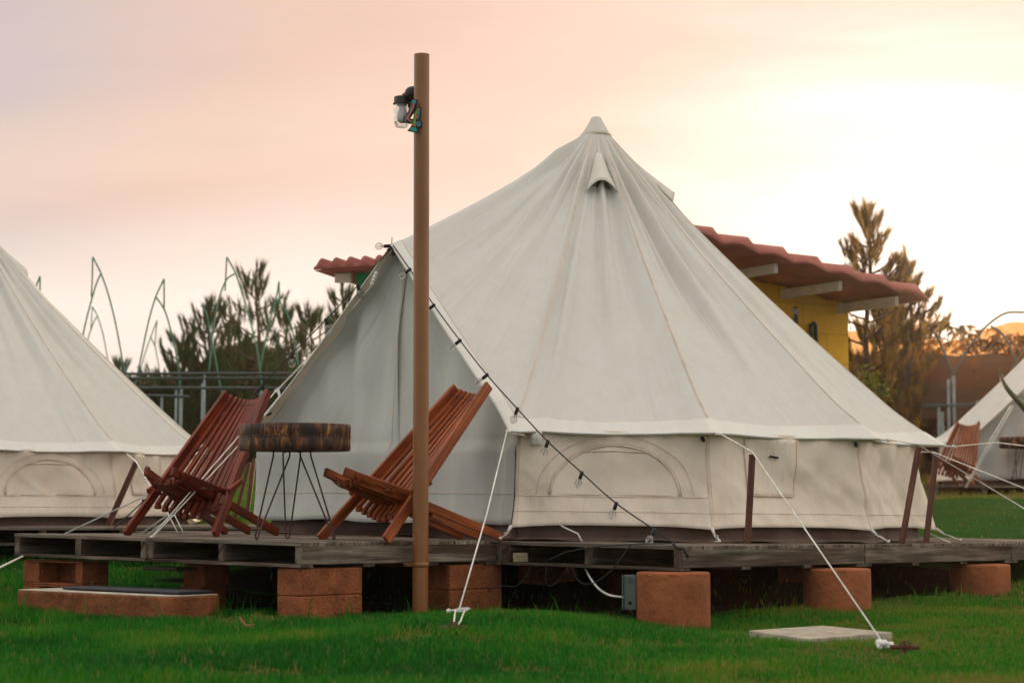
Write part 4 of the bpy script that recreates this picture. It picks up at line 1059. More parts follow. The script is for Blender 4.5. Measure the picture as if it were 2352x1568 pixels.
# ---------------------------------------------------------------- stakes and guy ropes
def stake(pb, pt, label, w_=.036, name='wooden_stake'):
    mb = MB(); mb.beam(pb, pt, w_, w_*.95, up=(0, 1, 0)); return tag(mb.build(name, M['stake'], bevel=.003), label, 'stake', 'brown wooden stakes that lift the guy ropes')
SK = [(at(1717, 1247, 11.52), at(1728, 1043, 11.50)), (at(2071, 1248, 12.95), at(2110, 1026, 12.95)), (at(2127, 1247, 13.5), at(2150, 1042, 13.5))]
for (a, b), l in zip(SK, ('upright brown stake on the deck before the middle tent, left of two leaning ones', 'leaning brown stake at the right end of the middle tent, nearer of a pair', 'leaning brown stake just beyond the right end of the middle tent, farther of a pair')):
    a.z = max(a.z, .38 - .012*(a.x)); stake(a, b, l)
stake(at(249, 1205, 15.5), at(313, 1062, 15.45), 'leaning brown stake before the left tent', .042)
stake(at(567, 1188, 18.2), at(584, 1052, 18.2), 'thin brown stake seen between the dark chair and the tent, right of two', .036)
stake(at(541, 1188, 18.8), at(573, 1062, 18.8), 'thin brown stake seen between the dark chair and the tent, left of two', .036)
def rope(pts, label, r=.0042, mat='rope', name='guy_rope', knots=(), group='white guy ropes', cat='rope'):
    mb = MB(); mb.tube(pts, r, 6)
    for k in knots: mb.sphere(k, r*2.6, 8, 6)
    return tag(mb.build(name, M[mat]), label, cat, group)
Ek = [TW(T0.E[k] + Vector((T0.E[k].x, T0.E[k].y, 0)).normalized()*.06) for k in range(11)]
# front left corner rope to the lawn, with slider and rusty anchor
g1 = at(1055, 1397, 9.72)
def tensioner():
    root = thing('guy_rope', tuple(g1), 'taut white guy rope from the door corner to the lawn beside the pole', 'rope', 'white guy ropes')
    mb = MB(); mb.tube([Ek[0], at(1118, 1180, 10.75), g1], .0042, 6); mb.build('rope_line', M['rope'], root)
    a = at(1040, 1448, 9.45)
    l = MB(); l.tube([at(1046, 1399, 9.7), at(1043, 1425, 9.57), a + Vector((0, 0, .01))], .0042, 6); l.tube([at(1068, 1399, 9.7), at(1058, 1425, 9.57), a + Vector((.012, 0, .01))], .0042, 6); l.build('rope_loop', M['rope'], root)
    s_ = MB(); s_.prism([at(1043, 1401, 9.7), at(1052, 1395, 9.7), at(1076, 1394, 9.7), at(1081, 1397, 9.7), at(1070, 1404, 9.7), at(1048, 1406, 9.7)][::-1], .012, (0, 1, 0)); s_.build('slider', M['white'], root, bevel=.002)
    k = MB(); k.tube([at(1050, 1403, 9.69), at(1042, 1401, 9.69), at(1030, 1402, 9.68)], [.006, .006, .006], 6); k.sphere(at(1030, 1402, 9.68), .011, 8, 6); k.build('rope_knot', M['rope'], root)
tensioner()
def anchor(px, py, Y, ax, label):
    p = at(px, py, Y); p.z = ground_z(p.x, p.y) + .03; x = Vector((*ax, 0)).normalized()
    root = thing('ground_anchor', (p.x, p.y, 0), label, 'ground anchor', 'rusty iron rope anchors in the lawn')
    mb = MB(); mb.tube([p - x*.062, p + x*.062], .010, 8); mb.build('cross_bar', M['anchor'], root)
    mb = MB(); mb.tube([p + Vector((0, .004, .02)), p - Vector((0, -.004, .10))], .009, 8); mb.build('spike', M['anchor'], root)
    mb = MB(); mb.tube([p + Vector((.022*math.cos(a*.5), -.012, .006 + .020*math.sin(a*.5))) for a in range(14)], .004, 6, cap=False); mb.build('ring', M['anchor'], root)
anchor(1042, 1452, 9.42, (1, .15), 'rusty anchor in the grass right of the brown pole')
anchor(2078, 1488, 8.62, (1, -.1), 'rusty anchor in the grass beside the pale slab')
g2 = at(2030, 1484, 8.68)
def rope2():
    root = thing('guy_rope', tuple(g2), 'long white guy rope passing over the upright stake to the lawn beside the pale slab', 'rope', 'white guy ropes')
    mb = MB(); mb.tube([Ek[1], SK[0][1] + Vector((0, -.01, .012)), g2 + Vector((0, 0, .01))], .0042, 6); mb.build('rope_line', M['rope'], root)
    kb = MB()
    for i in range(9): kb.sphere(g2 + Vector((rnd.uniform(-.025, .035), rnd.uniform(-.02, .02), rnd.uniform(0, .02))), rnd.uniform(.010, .017), 8, 6)
    kb.tube([g2, at(2062, 1486, 8.64)], .006, 6); kb.build('rope_bundle', M['white'], root)
rope2()
rope([Ek[2], SK[1][1] + Vector((0, -.01, .012)), at(2410, 1202, 11.2)], 'white guy rope over the nearer leaning stake, running off the right edge')
rope([TW(T0.E[4] + Vector((.02, 0, 0))), SK[2][1] + Vector((-.02, -.01, .012)), at(2400, 1140, 12.5)], 'white guy rope over the farther leaning stake, running off the right edge')
rope([Ek[3], at(2290, 1016, 13.3), at(2400, 1029, 12.6)], 'nearly level white guy rope from the right tip of the eave off the right edge')
rope([at(2130, 1222, 13.6), at(2160, 1236, 13.5), at(2183, 1245, 13.45)], 'short white rope tied to the deck right of the tent hem', name='tie_rope', cat='rope')
# doubled rope from the door edge to the front edge of the porch
bk_ = at(636, 897, 13.95)
def rope_pair():
    root = thing('guy_rope', tuple(bk_), 'doubled white guy rope from left door edge to porch front, over dark chair', 'rope', 'white guy ropes')
    e = at(346, 1234, 12.02)
    a = MB(); a.tube([at(632, 899, 13.93), at(550, 1000, 12.95), e], .0045, 6); a.build('rope_line', M['rope'], root)
    a = MB(); a.tube([at(640, 912, 13.9), at(556, 1014, 12.93), e + Vector((.01, 0, 0))], .0045, 6); a.build('rope_line', M['rope'], root)
    a = MB(); a.prism([at(628, 897, 13.9), at(640, 889, 13.9), at(644, 905, 13.9), at(641, 918, 13.9), at(637, 902, 13.9)], .012, (0, 1, 0)); a.build('slider', M['white'], root)
    a = MB(); a.tube([at(640, 892, 13.92), at(700, 830, 13.75), at(790, 732, 13.5), at(855, 655, 13.3), at(868, 628, 13.25)], .006, 6)
    for q in range(4): a.sphere(at(855 + 3*q, 652 - 8*q, 13.22), .014, 8, 6)
    a.build('rope_line', M['rope'], root)
    a = MB(); a.tube([e + Vector((0, 0, .01)), e + Vector((.004, -.01, -.03)), e + Vector((-.006, -.01, -.06))], .004, 6); a.build('rope_end', M['rope'], root)
rope_pair()
tgl = MB(); q = TW(T0.door(-.97, .86, .0)); tgl.beam(at(613, 954, 13.8), at(624, 948, 13.8), .012, .014); tag(tgl.build('black_toggle', M['black'], bevel=.002), 'small black toggle hanging at the left edge of the tent door', 'toggle')
# left tent ropes
rope([at(292, 1043, 16.25), at(313, 1060, 15.42), at(370, 1160, 14.5)], 'white guy rope over the stake before the left tent', r=.006)
rope([at(148, 1226, 14.3), at(330, 1140, 14.8), at(372, 1112, 15.0)], 'grey rope rising from the left deck behind the dark chair', r=.006, mat='ropegrey')
rope([at(322, 1226, 13.3), at(418, 1160, 13.9)], 'thin grey rope under the dark chair, left of two', r=.004, mat='ropegrey')
rope([at(340, 1226, 13.2), at(425, 1165, 13.85)], 'thin grey rope under the dark chair, right of two', r=.004, mat='ropegrey')
def slider_left():
    root = thing('rope_slider', tuple(at(381, 1165, 13.9)), 'white slider with crossed cords behind the legs of the dark chair', 'rope slider')
    a = MB(); a.prism([at(378, 1152, 13.9), at(392, 1156, 13.9), at(384, 1174, 13.9), at(378, 1172, 13.9)], .012, (0, 1, 0)); a.build('slider_body', M['white'], root)
    for p in ((350, 1110, 408, 1222), (368, 1118, 421, 1222)):
        a = MB(); a.tube([at(p[0], p[1], 14.2), at(p[2], p[3], 13.3)], .0042, 5); a.build('cord', M['rope'], root)
slider_left()
rope([at(-20, 1312, 11.2), at(52, 1277, 12.4)], 'white rope rising to the left end of the porch deck', r=.006)
rope([at(2322, 930, 28.0), at(2275, 1010, 27.7), at(2217, 1118, 27.2)], 'white rope before the far tent, left of two', r=.007)
rope([at(2327, 932, 28.0), at(2282, 1010, 27.7), at(2219, 1120, 27.2)], 'white rope before the far tent, right of two', r=.007)
# ---------------------------------------------------------------- electric box, outlet, cables
def ebox():
    Y = 11.27
    root = thing('electrical_box', tuple(at(1444, 1398, Y)), 'grey metal electrical box fixed to the left of the nearest drum', 'electrical box')
    a = MB(); c0 = at(1447, 1398, Y); c1 = at(1447, 1320, Y); a.beam(c0, c1, .064, .09, up=(0, 1, 0)); a.build('box_body', M['ebox'], root, bevel=.003)
    a = MB(); c0 = at(1430, 1399, Y - .05); c1 = at(1430, 1319, Y - .05); a.beam(c0, c1, .006, .02, up=(0, 1, 0)); a.build('lid_flange', M['ebox'], root, bevel=.001)
    a = MB(); p = at(1448, 1333, Y - .047); a.tube([p + Vector((.013*math.cos(t*.4), 0, .013*math.sin(t*.4))) for t in range(17)], .0012, 5, cap=False); a.tube([p + Vector((.008*math.cos(t*.4), 0, .008*math.sin(t*.4))) for t in range(17)], .0010, 5, cap=False); a.build('knockout', M['ebox'], root)
    a = MB(); p = at(1447, 1384, Y - .044); a.tube([p, p + Vector((0, -.004, 0))], .013, 18); a.build('cable_hole', M['black'], root)
    a = MB(); a.tube([p + Vector((.013*math.cos(t*.4), -.003, .013*math.sin(t*.4))) for t in range(17)], .002, 5, cap=False); a.build('hole_rim', M['steel'], root)
ebox()
def outlet():
    Y = 12.03
    root = thing('power_outlet', tuple(at(1197, 1281, Y)), 'cream double power outlet inside the edge of the main deck', 'power outlet')
    a = MB(); a.beam(at(1178, 1280, Y), at(1213, 1279, Y), .03, .056); a.build('outlet_body', M['cream'], root, bevel=.008)
    for k in (1191, 1203):
        p = at(k, 1279.5, Y - .016)
        for dx, dz in ((-.007, .006), (.007, .006), (0, -.009)):
            b = MB(); b.beam(p + Vector((dx, 0, dz - .004)), p + Vector((dx, 0, dz + .004)), .004, .003); b.build('socket_hole', M['black'], root)
outlet()
def cable(pts, label, r=.004, mat='cable'):
    mb = MB(); mb.tube(spline([at(*p) for p in pts], 6), r, 6); tag(mb.build('power_cable', M[mat]), label, 'cable', 'cables hanging under the main deck')
cable([(1345, 1306, 11.75), (1358, 1330, 11.6), (1376, 1352, 11.45), (1400, 1366, 11.35), (1432, 1371, 11.25)], 'white cable dropping to the electrical box', .0065, 'white_cable')
cable([(1256, 1303, 11.7), (1253, 1330, 11.7), (1262, 1345, 11.7), (1284, 1333, 11.65), (1303, 1305, 11.6)], 'black cable hanging in a narrow loop under the deck')
cable([(1313, 1303, 11.6), (1330, 1334, 11.6), (1358, 1340, 11.5), (1395, 1318, 11.4), (1420, 1290, 11.3), (1450, 1250, 11.25)], 'black cable looping up to the deck edge left of the electrical box')
cable([(1122, 1352, 12.1), (1155, 1345, 12.1), (1185, 1345, 12.05), (1210, 1320, 12.0), (1222, 1290, 12.0)], 'dull cable sagging below the cream outlet', .004, 'pipe')
cable([(1250, 1292, 11.82), (1300, 1268, 11.62), (1380, 1254, 11.45), (1460, 1249, 11.16), (1543, 1247, 11.05)], 'black cable lying along the deck edge before the tent', .004)
st = MB(); a = at(563, 1422, 10.1); a.z = ground_z(a.x, a.y) + .035
st.tube([a + Vector((-.03, 0, .045)), a, a + Vector((.045, -.01, -.01))], [.006, .008, .006], 6); st.tube([a + Vector((-.05, 0, -.01)), a + Vector((.045, 0, .006))], [.005, .007], 6)
tag(st.build('dry_stick', M['stick']), 'small forked dry stick lying on the lawn before the blocks', 'stick')
# ---------------------------------------------------------------- building behind
def building():
    w30 = math.radians(30); W = Vector((math.cos(w30), math.sin(w30), 0)); Nn = Vector((math.sin(w30), -math.cos(w30), 0))
    O = at(1951, 700, 21.0); O.z = 0
    root = thing('wash_house', (O.x, O.y, ground_z(O.x, O.y)), 'small yellow block building with a red corrugated roof behind the middle tent', 'building', 'small painted buildings behind the tent')
    OV = 1.05
    def s_at(px, t, W=W, Nn=Nn, O=O):
        k = (px - CX)/F; b = O + Nn*t
        return (k*b.y - b.x)/(W.x - k*W.y)
    def P(s, t): return O + W*s + Nn*t
    def zpx(px, py, t):
        s = s_at(px, t); return at(px, py, P(s, t).y).z
    sR, zR = s_at(2130, OV), zpx(2130, 690, OV)
    s1, z1 = s_at(1640, OV), zpx(1640, 556, OV)
    sl = (zR - z1)/(sR - s1); sL = s_at(1420, OV)
    under = lambda s: z1 + sl*(s - s1)
    wl = (sR - s_at(2056, OV))
    def frac(s): return ((s - sR)/wl) % 1.0
    def wave(s): return .040*(.5 - .5*math.cos(2*math.pi*frac(s)))**.8
    Dp = 2.4; ns = int((sR - sL)/wl*16)
    rb = MB()
    def rfn(a, b):
        s = sL + (sR - sL)*a; t = OV - (OV + Dp)*b; p = P(s, t); p.z = under(s) + wave(s) + .012*(OV - t); return p
    rb.grid(rfn, ns, 6); ro = rb.build('roof', M['rooftile'], root, solid=.012)
    # stepped tile edge: each tile laps the next one lower down
    for k in range(int((sR - sL)/wl) + 1):
        a = sR - wl*(k+1); b_ = sR - wl*k; eb = MB(); n = 10
        def ef(u, v, a=a, b_=b_):
            s = a + (b_ - a)*u*1.06; lo = under(s) + wave(s) + .004; top_ = under(a) + .112 - .010*u + (-.080*max(0, u-.84)/.16)
            t = OV + .012 - .0*v + .022*math.sin(math.pi*v)
            p = P(s, t - .10*v); p.z = lo + (max(top_, lo + .03) - lo)*v; return p
        eb.grid(ef, n*2, 4); eb.build('edge_tile', M['rooftile'], ro, solid=.012)
    rt = MB(); rt.grid(lambda a, b: (lambda s, t: Vector((P(s, t).x, P(s, t).y, under(s) + .10 + .02*(wave(s)/.04) + .012*(OV - t))))(sL + (sR-.02 - sL)*a, OV - .12 - (OV + Dp - .15)*b), ns, 5); rt.build('roof_top_sheet', M['rooftile'], ro, solid=.010)
    g = ground_z(O.x, O.y) - .4
    def wallp(s0, s1_, mat, nm):
        mb = MB(); n = 24; vs = []
        for i in range(n+1):
            s = s0 + (s1_-s0)*i/n; a = P(s, 0); b_ = P(s, 0); a.z = g; b_.z = under(s) + .03; vs += [a, b_]
        fs = [(2*i, 2*i+2, 2*i+3, 2*i+1) for i in range(n)]
        uvs = [[(s0 + (s1_-s0)*i/n, 0), (s0 + (s1_-s0)*(i+1)/n, 0), (s0 + (s1_-s0)*(i+1)/n, vs[2*i+3].z - g), (s0 + (s1_-s0)*i/n, vs[2*i+1].z - g)] for i in range(n)]
        mb.add(vs, fs, uvs); back = [v - Nn*2.2 for v in vs]
        mb.add(back, [tuple(reversed(f)) for f in fs], uvs)
        for i in (0, n):
            q = [vs[2*i], vs[2*i+1], back[2*i+1], back[2*i]]; mb.add(q, [(0, 1, 2, 3) if i else (3, 2, 1, 0)], [[(0, 0), (0, 2), (2.2, 2), (2.2, 0)]])
        return mb.build(nm, M[mat], root)
    sw = s_at(1951, 0); sl_ = s_at(1450, 0)
    wallp(sl_, sw, 'yellow_wall', 'wall')
    for pe, nm in ((1787, 0), (1935, 0), (2065, 0), (1640, 0), (1500, 0)):
        t = OV - .12; s = s_at(pe, t); rm = MB()
        a, b_ = P(s, -.05), P(s, t); hz = under(s) - .052; a.z = hz; b_.z = hz
        rm.beam(a, b_, .045, .095); rm.build('rafter', M['rafter'], root, bevel=.004)
    for pts in ([(1798, 738, 0), (1831, 738, 0)], [(1831, 704, 0), (1831, 760, 0)], [(1865, 800, 0), (1865, 746, 0), (1872, 742, 0), (1876, 748, 0), (1876, 800, 0)]):
        Q = []
        for (px, py, _) in pts:
            s = s_at(px, .05); p = P(s, .05); p.z = at(px, py, p.y).z; Q.append(p)
        pm = MB(); pm.tube(Q, .022, 10); pm.build('water_pipe', M['pipe'], root)
    s = s_at(1831, .05); p = P(s, .05); z0 = at(1831, 722, p.y).z
    pm = MB(); pm.tube([(p.x, p.y, z0), (p.x, p.y, z0 + .06)], .026, 10); pm.build('pipe_fitting', M['rafter'], root)
    s = s_at(1869, .06); p = P(s, .08); p.z = at(1869, 788, p.y).z; pm = MB(); pm.sphere(p, .035, 10, 8); pm.build('tap', M['steel'], root)
    # ---- green hut to its left
    a_ = math.radians(-14); W2 = Vector((math.cos(a_), math.sin(a_), 0)); N2 = Vector((math.sin(a_), -math.cos(a_), 0))
    O2 = at(722, 620, 18.9); zb = O2.z; O2.z = 0
    h = thing('green_hut', (O2.x, O2.y, ground_z(O2.x, O2.y)), 'green walled hut with a wavy red roof edge, mostly hidden by the door peak', 'building', 'small painted buildings behind the tent')
    LN = 2.1; wl2 = .142
    def P2(s, t): return O2 + W2*s - N2*t
    wv = lambda s: .078*(.5 - .5*math.cos(2*math.pi*(s/wl2 - .05)))**.85
    zs = lambda s: zb + .028*s
    rb = MB()
    rb.grid(lambda a, b: (lambda s, t: Vector((P2(s, t).x, P2(s, t).y, zs(s) + .025 + wv(s)*1.0 + .01*t)))(LN*a, 2.2*b), 200, 5); ro = rb.build('roof', M['rooftile'], h, solid=.012)
    eb = MB(); eb.grid(lambda a, b: (lambda s: Vector((P2(s, -.012).x, P2(s, -.012).y, zs(s) + (.028 + wv(s))*b)))(LN*a + .03*(1-a)*b*0), 200, 3); eb.build('roof_edge', M['rooftile'], ro, solid=.008)
    un = MB(); un.grid(lambda a, b: (lambda s, t: Vector((P2(s, t).x, P2(s, t).y, zs(s) - .006)))(.01 + (LN-.02)*a, 2.18*b), 8, 4); un.build('roof_underside', M['rooftile'], ro, solid=.008)
    s0 = None
    for i in range(200):
        s = LN*i/200; p = P2(s, .35)
        if (p.x/p.y)*F + CX > 815: s0 = s; break
    gz = ground_z(O2.x, 19) - .3
    wb = MB(); q = [P2(s0, .35), P2(LN - .1, .35), P2(LN - .1, 2.1), P2(s0, 2.1)]
    lo = [Vector((p.x, p.y, gz)) for p in q]; hi = [Vector((p.x, p.y, zb + .0)) for p in q]
    wb.add(lo + hi, [(0, 1, 5, 4), (1, 2, 6, 5), (2, 3, 7, 6), (3, 0, 4, 7)]); wb.build('wall', M['green_wall'], h)
    rm = MB(); r0 = P2(s0 - .17, .22); r1_ = P2(s0 - .005, .22); r0.z = r1_.z = zb - .058; rm.beam(r0, r1_, .05, .09); rm.build('rafter', M['rafter'], h, bevel=.004)
building()

# ---------------------------------------------------------------- pines
def needles(rs, tips, dirs, n, ln, spread, wd):
    """needle tufts: n needles around each tip direction"""
    m = len(tips); T = np.repeat(tips, n, 0); D = np.repeat(dirs, n, 0)
    back = rs.uniform(0, 1, (m*n, 1))
    r = rs.normal(size=(m*n, 3)); r -= D*np.sum(r*D, 1, keepdims=True); r /= np.linalg.norm(r, axis=1, keepdims=True) + 1e-9
    d = D*rs.uniform(.6, 1, (m*n, 1)) + r*spread*rs.uniform(.3, 1, (m*n, 1)); d /= np.linalg.norm(d, axis=1, keepdims=True)
    base = T - D*back*ln*1.1
    L_ = ln*rs.uniform(.6, 1.1, (m*n, 1)); tip = base + d*L_
    side = np.cross(d, rs.normal(size=(m*n, 3))); side /= np.linalg.norm(side, axis=1, keepdims=True) + 1e-9
    co = np.stack([base - side*wd/2, base + side*wd/2, tip], 1).reshape(-1, 3)
    tri = np.arange(m*n*3).reshape(-1, 3)
    tint = np.repeat(np.clip(rs.uniform(0, 1, m)[:, None]*.6 + rs.uniform(0, .4, (m, n)), 0, 1).ravel(), 3)
    return co, tri, tint
def pine(px, ytop, Y, width, seed, label, mat='pine', dens=1.0, base_frac=.12, tuft=.17, ndl=34, lean=0.0):
    rs = np.random.RandomState(seed); R = random.Random(seed)
    top_ = at(px, ytop, Y); x, y = top_.x - lean, Y; g = ground_z(x, y); H = top_.z - g
    root = thing('pine_tree', (x, y, g), label, 'tree', 'pine trees behind the camp')
    tr = MB(); n = 9
    tk = [Vector((x + lean*(i/n)**2 + .04*math.sin(i*1.3 + seed), y + .03*math.sin(i + seed), g - .1 + (H+.1)*i/n)) for i in range(n+1)]
    tr.tube(tk, [max(.006, .014*H*(1 - i/n)**.9 + .008) for i in range(n+1)], 8)
    def trunk(f):
        f = max(0, min(.999, f))*n; i = int(f); return tk[i].lerp(tk[i+1], f - i)
    tips = []; dirs = []
    nb = int(H*12*dens)
    for b in range(nb):
        f = base_frac + (1-base_frac)*((b + R.random())/nb)**1.0
        if f > .97: continue
        prof = (math.sin(math.pi*min(1, (1-f)*1.35 + .06))**.75)*.9 + .12
        prof = min(prof, (1-f)*2.6 + .10)
        Lb = width*prof*R.uniform(.55, 1.1); a = b*2.399 + R.uniform(-.4, .4)
        up0 = R.uniform(.0, .42); p0 = trunk(f); pts = [p0]
        for s_ in range(1, 6):
            u = s_/5; pts.append(p0 + Vector((math.cos(a)*Lb*u, math.sin(a)*Lb*u, Lb*(up0*u + .30*u*u)*(.8 if f < .6 else 1.15))))
        tr.tube(pts, [.010 + .004*H*.3*(1-k/5) for k in range(6)], 5, cap=False)
        for s_ in range(2, 6):
            for q in range((3 if f < .45 else 1 + (s_ % 2)) if s_ < 5 else 2):
                base = pts[s_ - 1].lerp(pts[s_], R.random())
                if s_ == 5 and q == 0: tp = pts[5]; d = (pts[5] - pts[4]).normalized()*.6 + Vector((0, 0, .6))
                else:
                    aa = a + R.uniform(-1.3, 1.3); l2 = Lb*R.uniform(.12, .34) + .05
                    tp = base + Vector((math.cos(aa)*l2, math.sin(aa)*l2, l2*R.uniform(.2, .9))); d = Vector((math.cos(aa)*.35, math.sin(aa)*.35, 1.0))
                    tr.tube([base, (base+tp)/2 + Vector((0, 0, -.01)), tp], [.008, .006, .004], 4, cap=False)
                d.normalize(); tips.append(tuple(tp)); dirs.append(tuple(d))
    for q in range(5):
        p = trunk(1 - .03*q) + Vector((R.uniform(-.04, .04)*q, R.uniform(-.04, .04)*q, .0)); tips.append(tuple(p)); dirs.append((R.uniform(-.25, .25), R.uniform(-.25, .25), 1))
    tr.build('trunk', M['trunk'], root)
    tips = np.array(tips); dirs = np.array(dirs); dirs /= np.linalg.norm(dirs, axis=1, keepdims=True)
    A1 = needles(rs, tips, dirs, ndl, tuft*.8, .40 if mat == 'pine_sunlit' else .25, .010)
    A2 = needles(rs, tips - dirs*tuft*.5, dirs, ndl//4, tuft*.6, .8, .008)
    co = np.concatenate([A1[0], A2[0]]); tri = np.concatenate([A1[1], A2[1] + len(A1[0])])
    rawmesh('crown', co, tri, np.concatenate([A1[2], A2[2]]), M[mat], root)
pine(1990, 464, 26.0, 0.69, 11, 'tall open pine standing against the sunset beyond the yellow wall', 'pine_sunlit', dens=1.0, tuft=.21, ndl=54, base_frac=.05)
pine(2085, 572, 26.8, 0.41, 12, 'slim pine just right of the tall one, against the sunset', 'pine_sunlit', dens=1.05, tuft=.19, ndl=50, base_frac=.05)
pine(2040, 640, 27.5, 0.66, 23, 'low bushy pine behind the two sunset pines', 'pine_sunlit', dens=1.5, tuft=.22, ndl=50, base_frac=.03)
pine(592, 606, 33.0, 0.86, 13, 'tallest pine above the left chair, between the wire arches', dens=0.68, tuft=.25, ndl=34)
pine(484, 684, 34.0, 0.73, 14, 'pine left of the tallest one, behind the wire arches', dens=1.1, tuft=.23, ndl=46)
pine(424, 770, 33.5, 0.63, 15, 'short dense pine at the left end of the group', dens=1.5, tuft=.22, ndl=52)
pine(535, 742, 35.0, 0.79, 16, 'mid green pine filling the gap behind the two taller ones', dens=0.81, tuft=.25, ndl=34)
pine(655, 690, 35.0, 0.79, 17, 'loose pine just right of the tallest one on the left', dens=0.74, tuft=.25, ndl=34)
pine(712, 702, 31.0, 0.69, 18, 'dark pine half hidden by the left edge of the middle tent', dens=0.81, tuft=.25, ndl=34)
pine(792, 646, 30.0, 0.66, 19, 'pine with separate tufts beside the green wall', dens=0.56, tuft=.25, ndl=34)
pine(276, 826, 38.0, 0.49, 20, 'small pine top peeping over the left tent', dens=0.62, tuft=.25, ndl=34)
pine(330, 852, 40.0, 0.56, 21, 'low distant pine over the shoulder of the left tent', dens=0.81, tuft=.25, ndl=34)

# ---------------------------------------------------------------- hedges and scrub
def scrub(name, label, x0, x1, ytop, Y, depth, n, size, seed, mat, tops=None):
    rs = np.random.RandomState(seed)
    X0, X1 = at(x0, 900, Y).x, at(x1, 900, Y).x
    ux = rs.uniform(0, 1, n); x = X0 + (X1-X0)*ux; y = Y + rs.uniform(0, depth, n)
    px = x0 + (x1-x0)*ux
    tp = np.interp(px, [t[0] for t in tops], [t[1] for t in tops]) if tops else np.full(n, ytop)
    ztop = CAMZ + (HOR - tp)/F*Y
    ztop = ztop*(1 + .06*np.sin(x*2.1 + seed)) + .22*(vnoise(x, y, 1.1, seed) - .5) + .12*(vnoise(x, y, 4, seed+1) - .5)
    g = ground_z(x, y); h = rs.uniform(0, 1, n)**.75
    z = g + (ztop - g)*h
    c = np.stack([x, y, z], 1); r1_ = rs.normal(size=(n, 3)); r1_ /= np.linalg.norm(r1_, axis=1, keepdims=True)
    r2_ = np.cross(r1_, rs.normal(size=(n, 3))); r2_ /= np.linalg.norm(r2_, axis=1, keepdims=True) + 1e-9
    L_ = size*rs.uniform(.6, 1.4, (n, 1))
    co = np.stack([c - r2_*L_*.28, c + r1_*L_, c + r2_*L_*.28, c - r1_*L_*.6], 1).reshape(-1, 3)
    b = (np.arange(n)*4)[:, None]; tri = np.concatenate([b+[0, 1, 2], b+[0, 2, 3]], 1).reshape(-1, 3)
    tint = np.repeat(np.clip(vnoise(x, z*3, 1.7, seed+3) + rs.uniform(-.25, .25, n), 0, 1), 4)
    return tag(rawmesh(name, co, tri, tint, M[mat]), label, 'scrub', kind='stuff')
scrub('undergrowth', 'dark green scrub behind the wire arches at the left', 200, 1000, 860, 37, 3.0, 60000, .15, 31, 'hedge', tops=[(200, 880), (300, 862), (380, 850), (450, 838), (520, 825), (620, 815), (700, 822), (780, 830), (1000, 830)])
scrub('brown_undergrowth', 'dim brown and olive scrub beyond the grass bank at the right', 1880, 2700, 980, 34, 3.0, 60000, .15, 32, 'hedge_brown', tops=[(1880, 900), (2000, 900), (2100, 880), (2400, 880), (2700, 900)])
scrub('golden_scrub', 'backlit golden twigs and leaves above the net at the right', 2080, 2700, 760, 36.5, 1.5, 5200, .12, 35, 'pine_sunlit', tops=[(2080, 745), (2140, 738), (2220, 762), (2300, 742), (2352, 728), (2450, 735), (2700, 750)])
scrub('distant_trees', 'blurred line of far trees along the horizon', -900, 3200, 1000, 70, 6.0, 50000, .5, 33, 'hedge', tops=[(-900, 880), (200, 870), (400, 880), (1900, 850), (2400, 830), (3200, 840)])
def shrub():
    rs = np.random.RandomState(77); n = 420; c0 = at(1995, 900, 19.0)
    root = thing('leafy_shrub', (c0.x, 19.0, ground_z(c0.x, 19)), 'small yellow green leafy bush peeping over the right slope of the tent', 'bush')
    tr = MB()
    for q in range(6): tr.tube([(c0.x, 19, ground_z(c0.x, 19)), (c0.x + .05*math.cos(q), 19 + .05*math.sin(q), 1.0), (c0.x + .14*math.cos(q*1.1), 19 + .14*math.sin(q*1.1), c0.z + .05)], [.012, .009, .003], 5)
    tr.build('stem', M['trunk'], root)
    c = np.array([c0.x, 19, c0.z - .02]) + rs.normal(size=(n, 3))*[.09, .09, .10]; r1_ = rs.normal(size=(n, 3)); r1_ /= np.linalg.norm(r1_, axis=1, keepdims=True)
    r2_ = np.cross(r1_, rs.normal(size=(n, 3))); r2_ /= np.linalg.norm(r2_, axis=1, keepdims=True); Lf = rs.uniform(.03, .06, (n, 1))
    co = np.stack([c - r1_*Lf*.5, c + r2_*Lf*.4, c + r1_*Lf, c - r2_*Lf*.4], 1).reshape(-1, 3); b = (np.arange(n)*4)[:, None]
    rawmesh('leaves', co, np.concatenate([b+[0, 1, 2], b+[0, 2, 3]], 1).reshape(-1, 3), np.repeat(rs.uniform(0, 1, n), 4), M['bush'], root)
shrub()
def agave(px, py, Y, leaves, label):
    c = at(px, py, Y); g = ground_z(c.x, Y); root = thing('agave_plant', (c.x, Y, g), label, 'plant', 'agave plants at the right')
    for (pts, r) in leaves:
        P = spline([at(*p) for p in pts], 5); n = len(P); mb = MB()
        mb.tube(P, [r*(math.sin(math.pi*min(1, .35 + .65*i/(n-1)))**.8 + .04) if i < n-1 else .004 for i in range(n)], 8)
        mb.build('leaf', M['agave'], root)
agave(2420, 1080, 22.0, [([(2420, 1080, 22), (2400, 1000, 22), (2352, 935, 22), (2312, 890, 22), (2292, 845, 22)], .040), ([(2425, 1080, 22), (2430, 980, 22.1), (2450, 900, 22.2)], .04), ([(2430, 1085, 22), (2480, 1020, 22), (2540, 1000, 22)], .04)], 'large dark agave whose curved leaf crosses the far tent')
agave(2170, 1120, 31.0, [([(2175, 1110, 31), (2176, 1070, 31), (2160, 1058, 31), (2140, 1050, 31)], .04), ([(2160, 1110, 31), (2150, 1070, 31), (2135, 1062, 31)], .035), ([(2190, 1110, 31), (2205, 1070, 31), (2225, 1060, 31)], .035)], 'dim agave plant behind the leaning stakes')

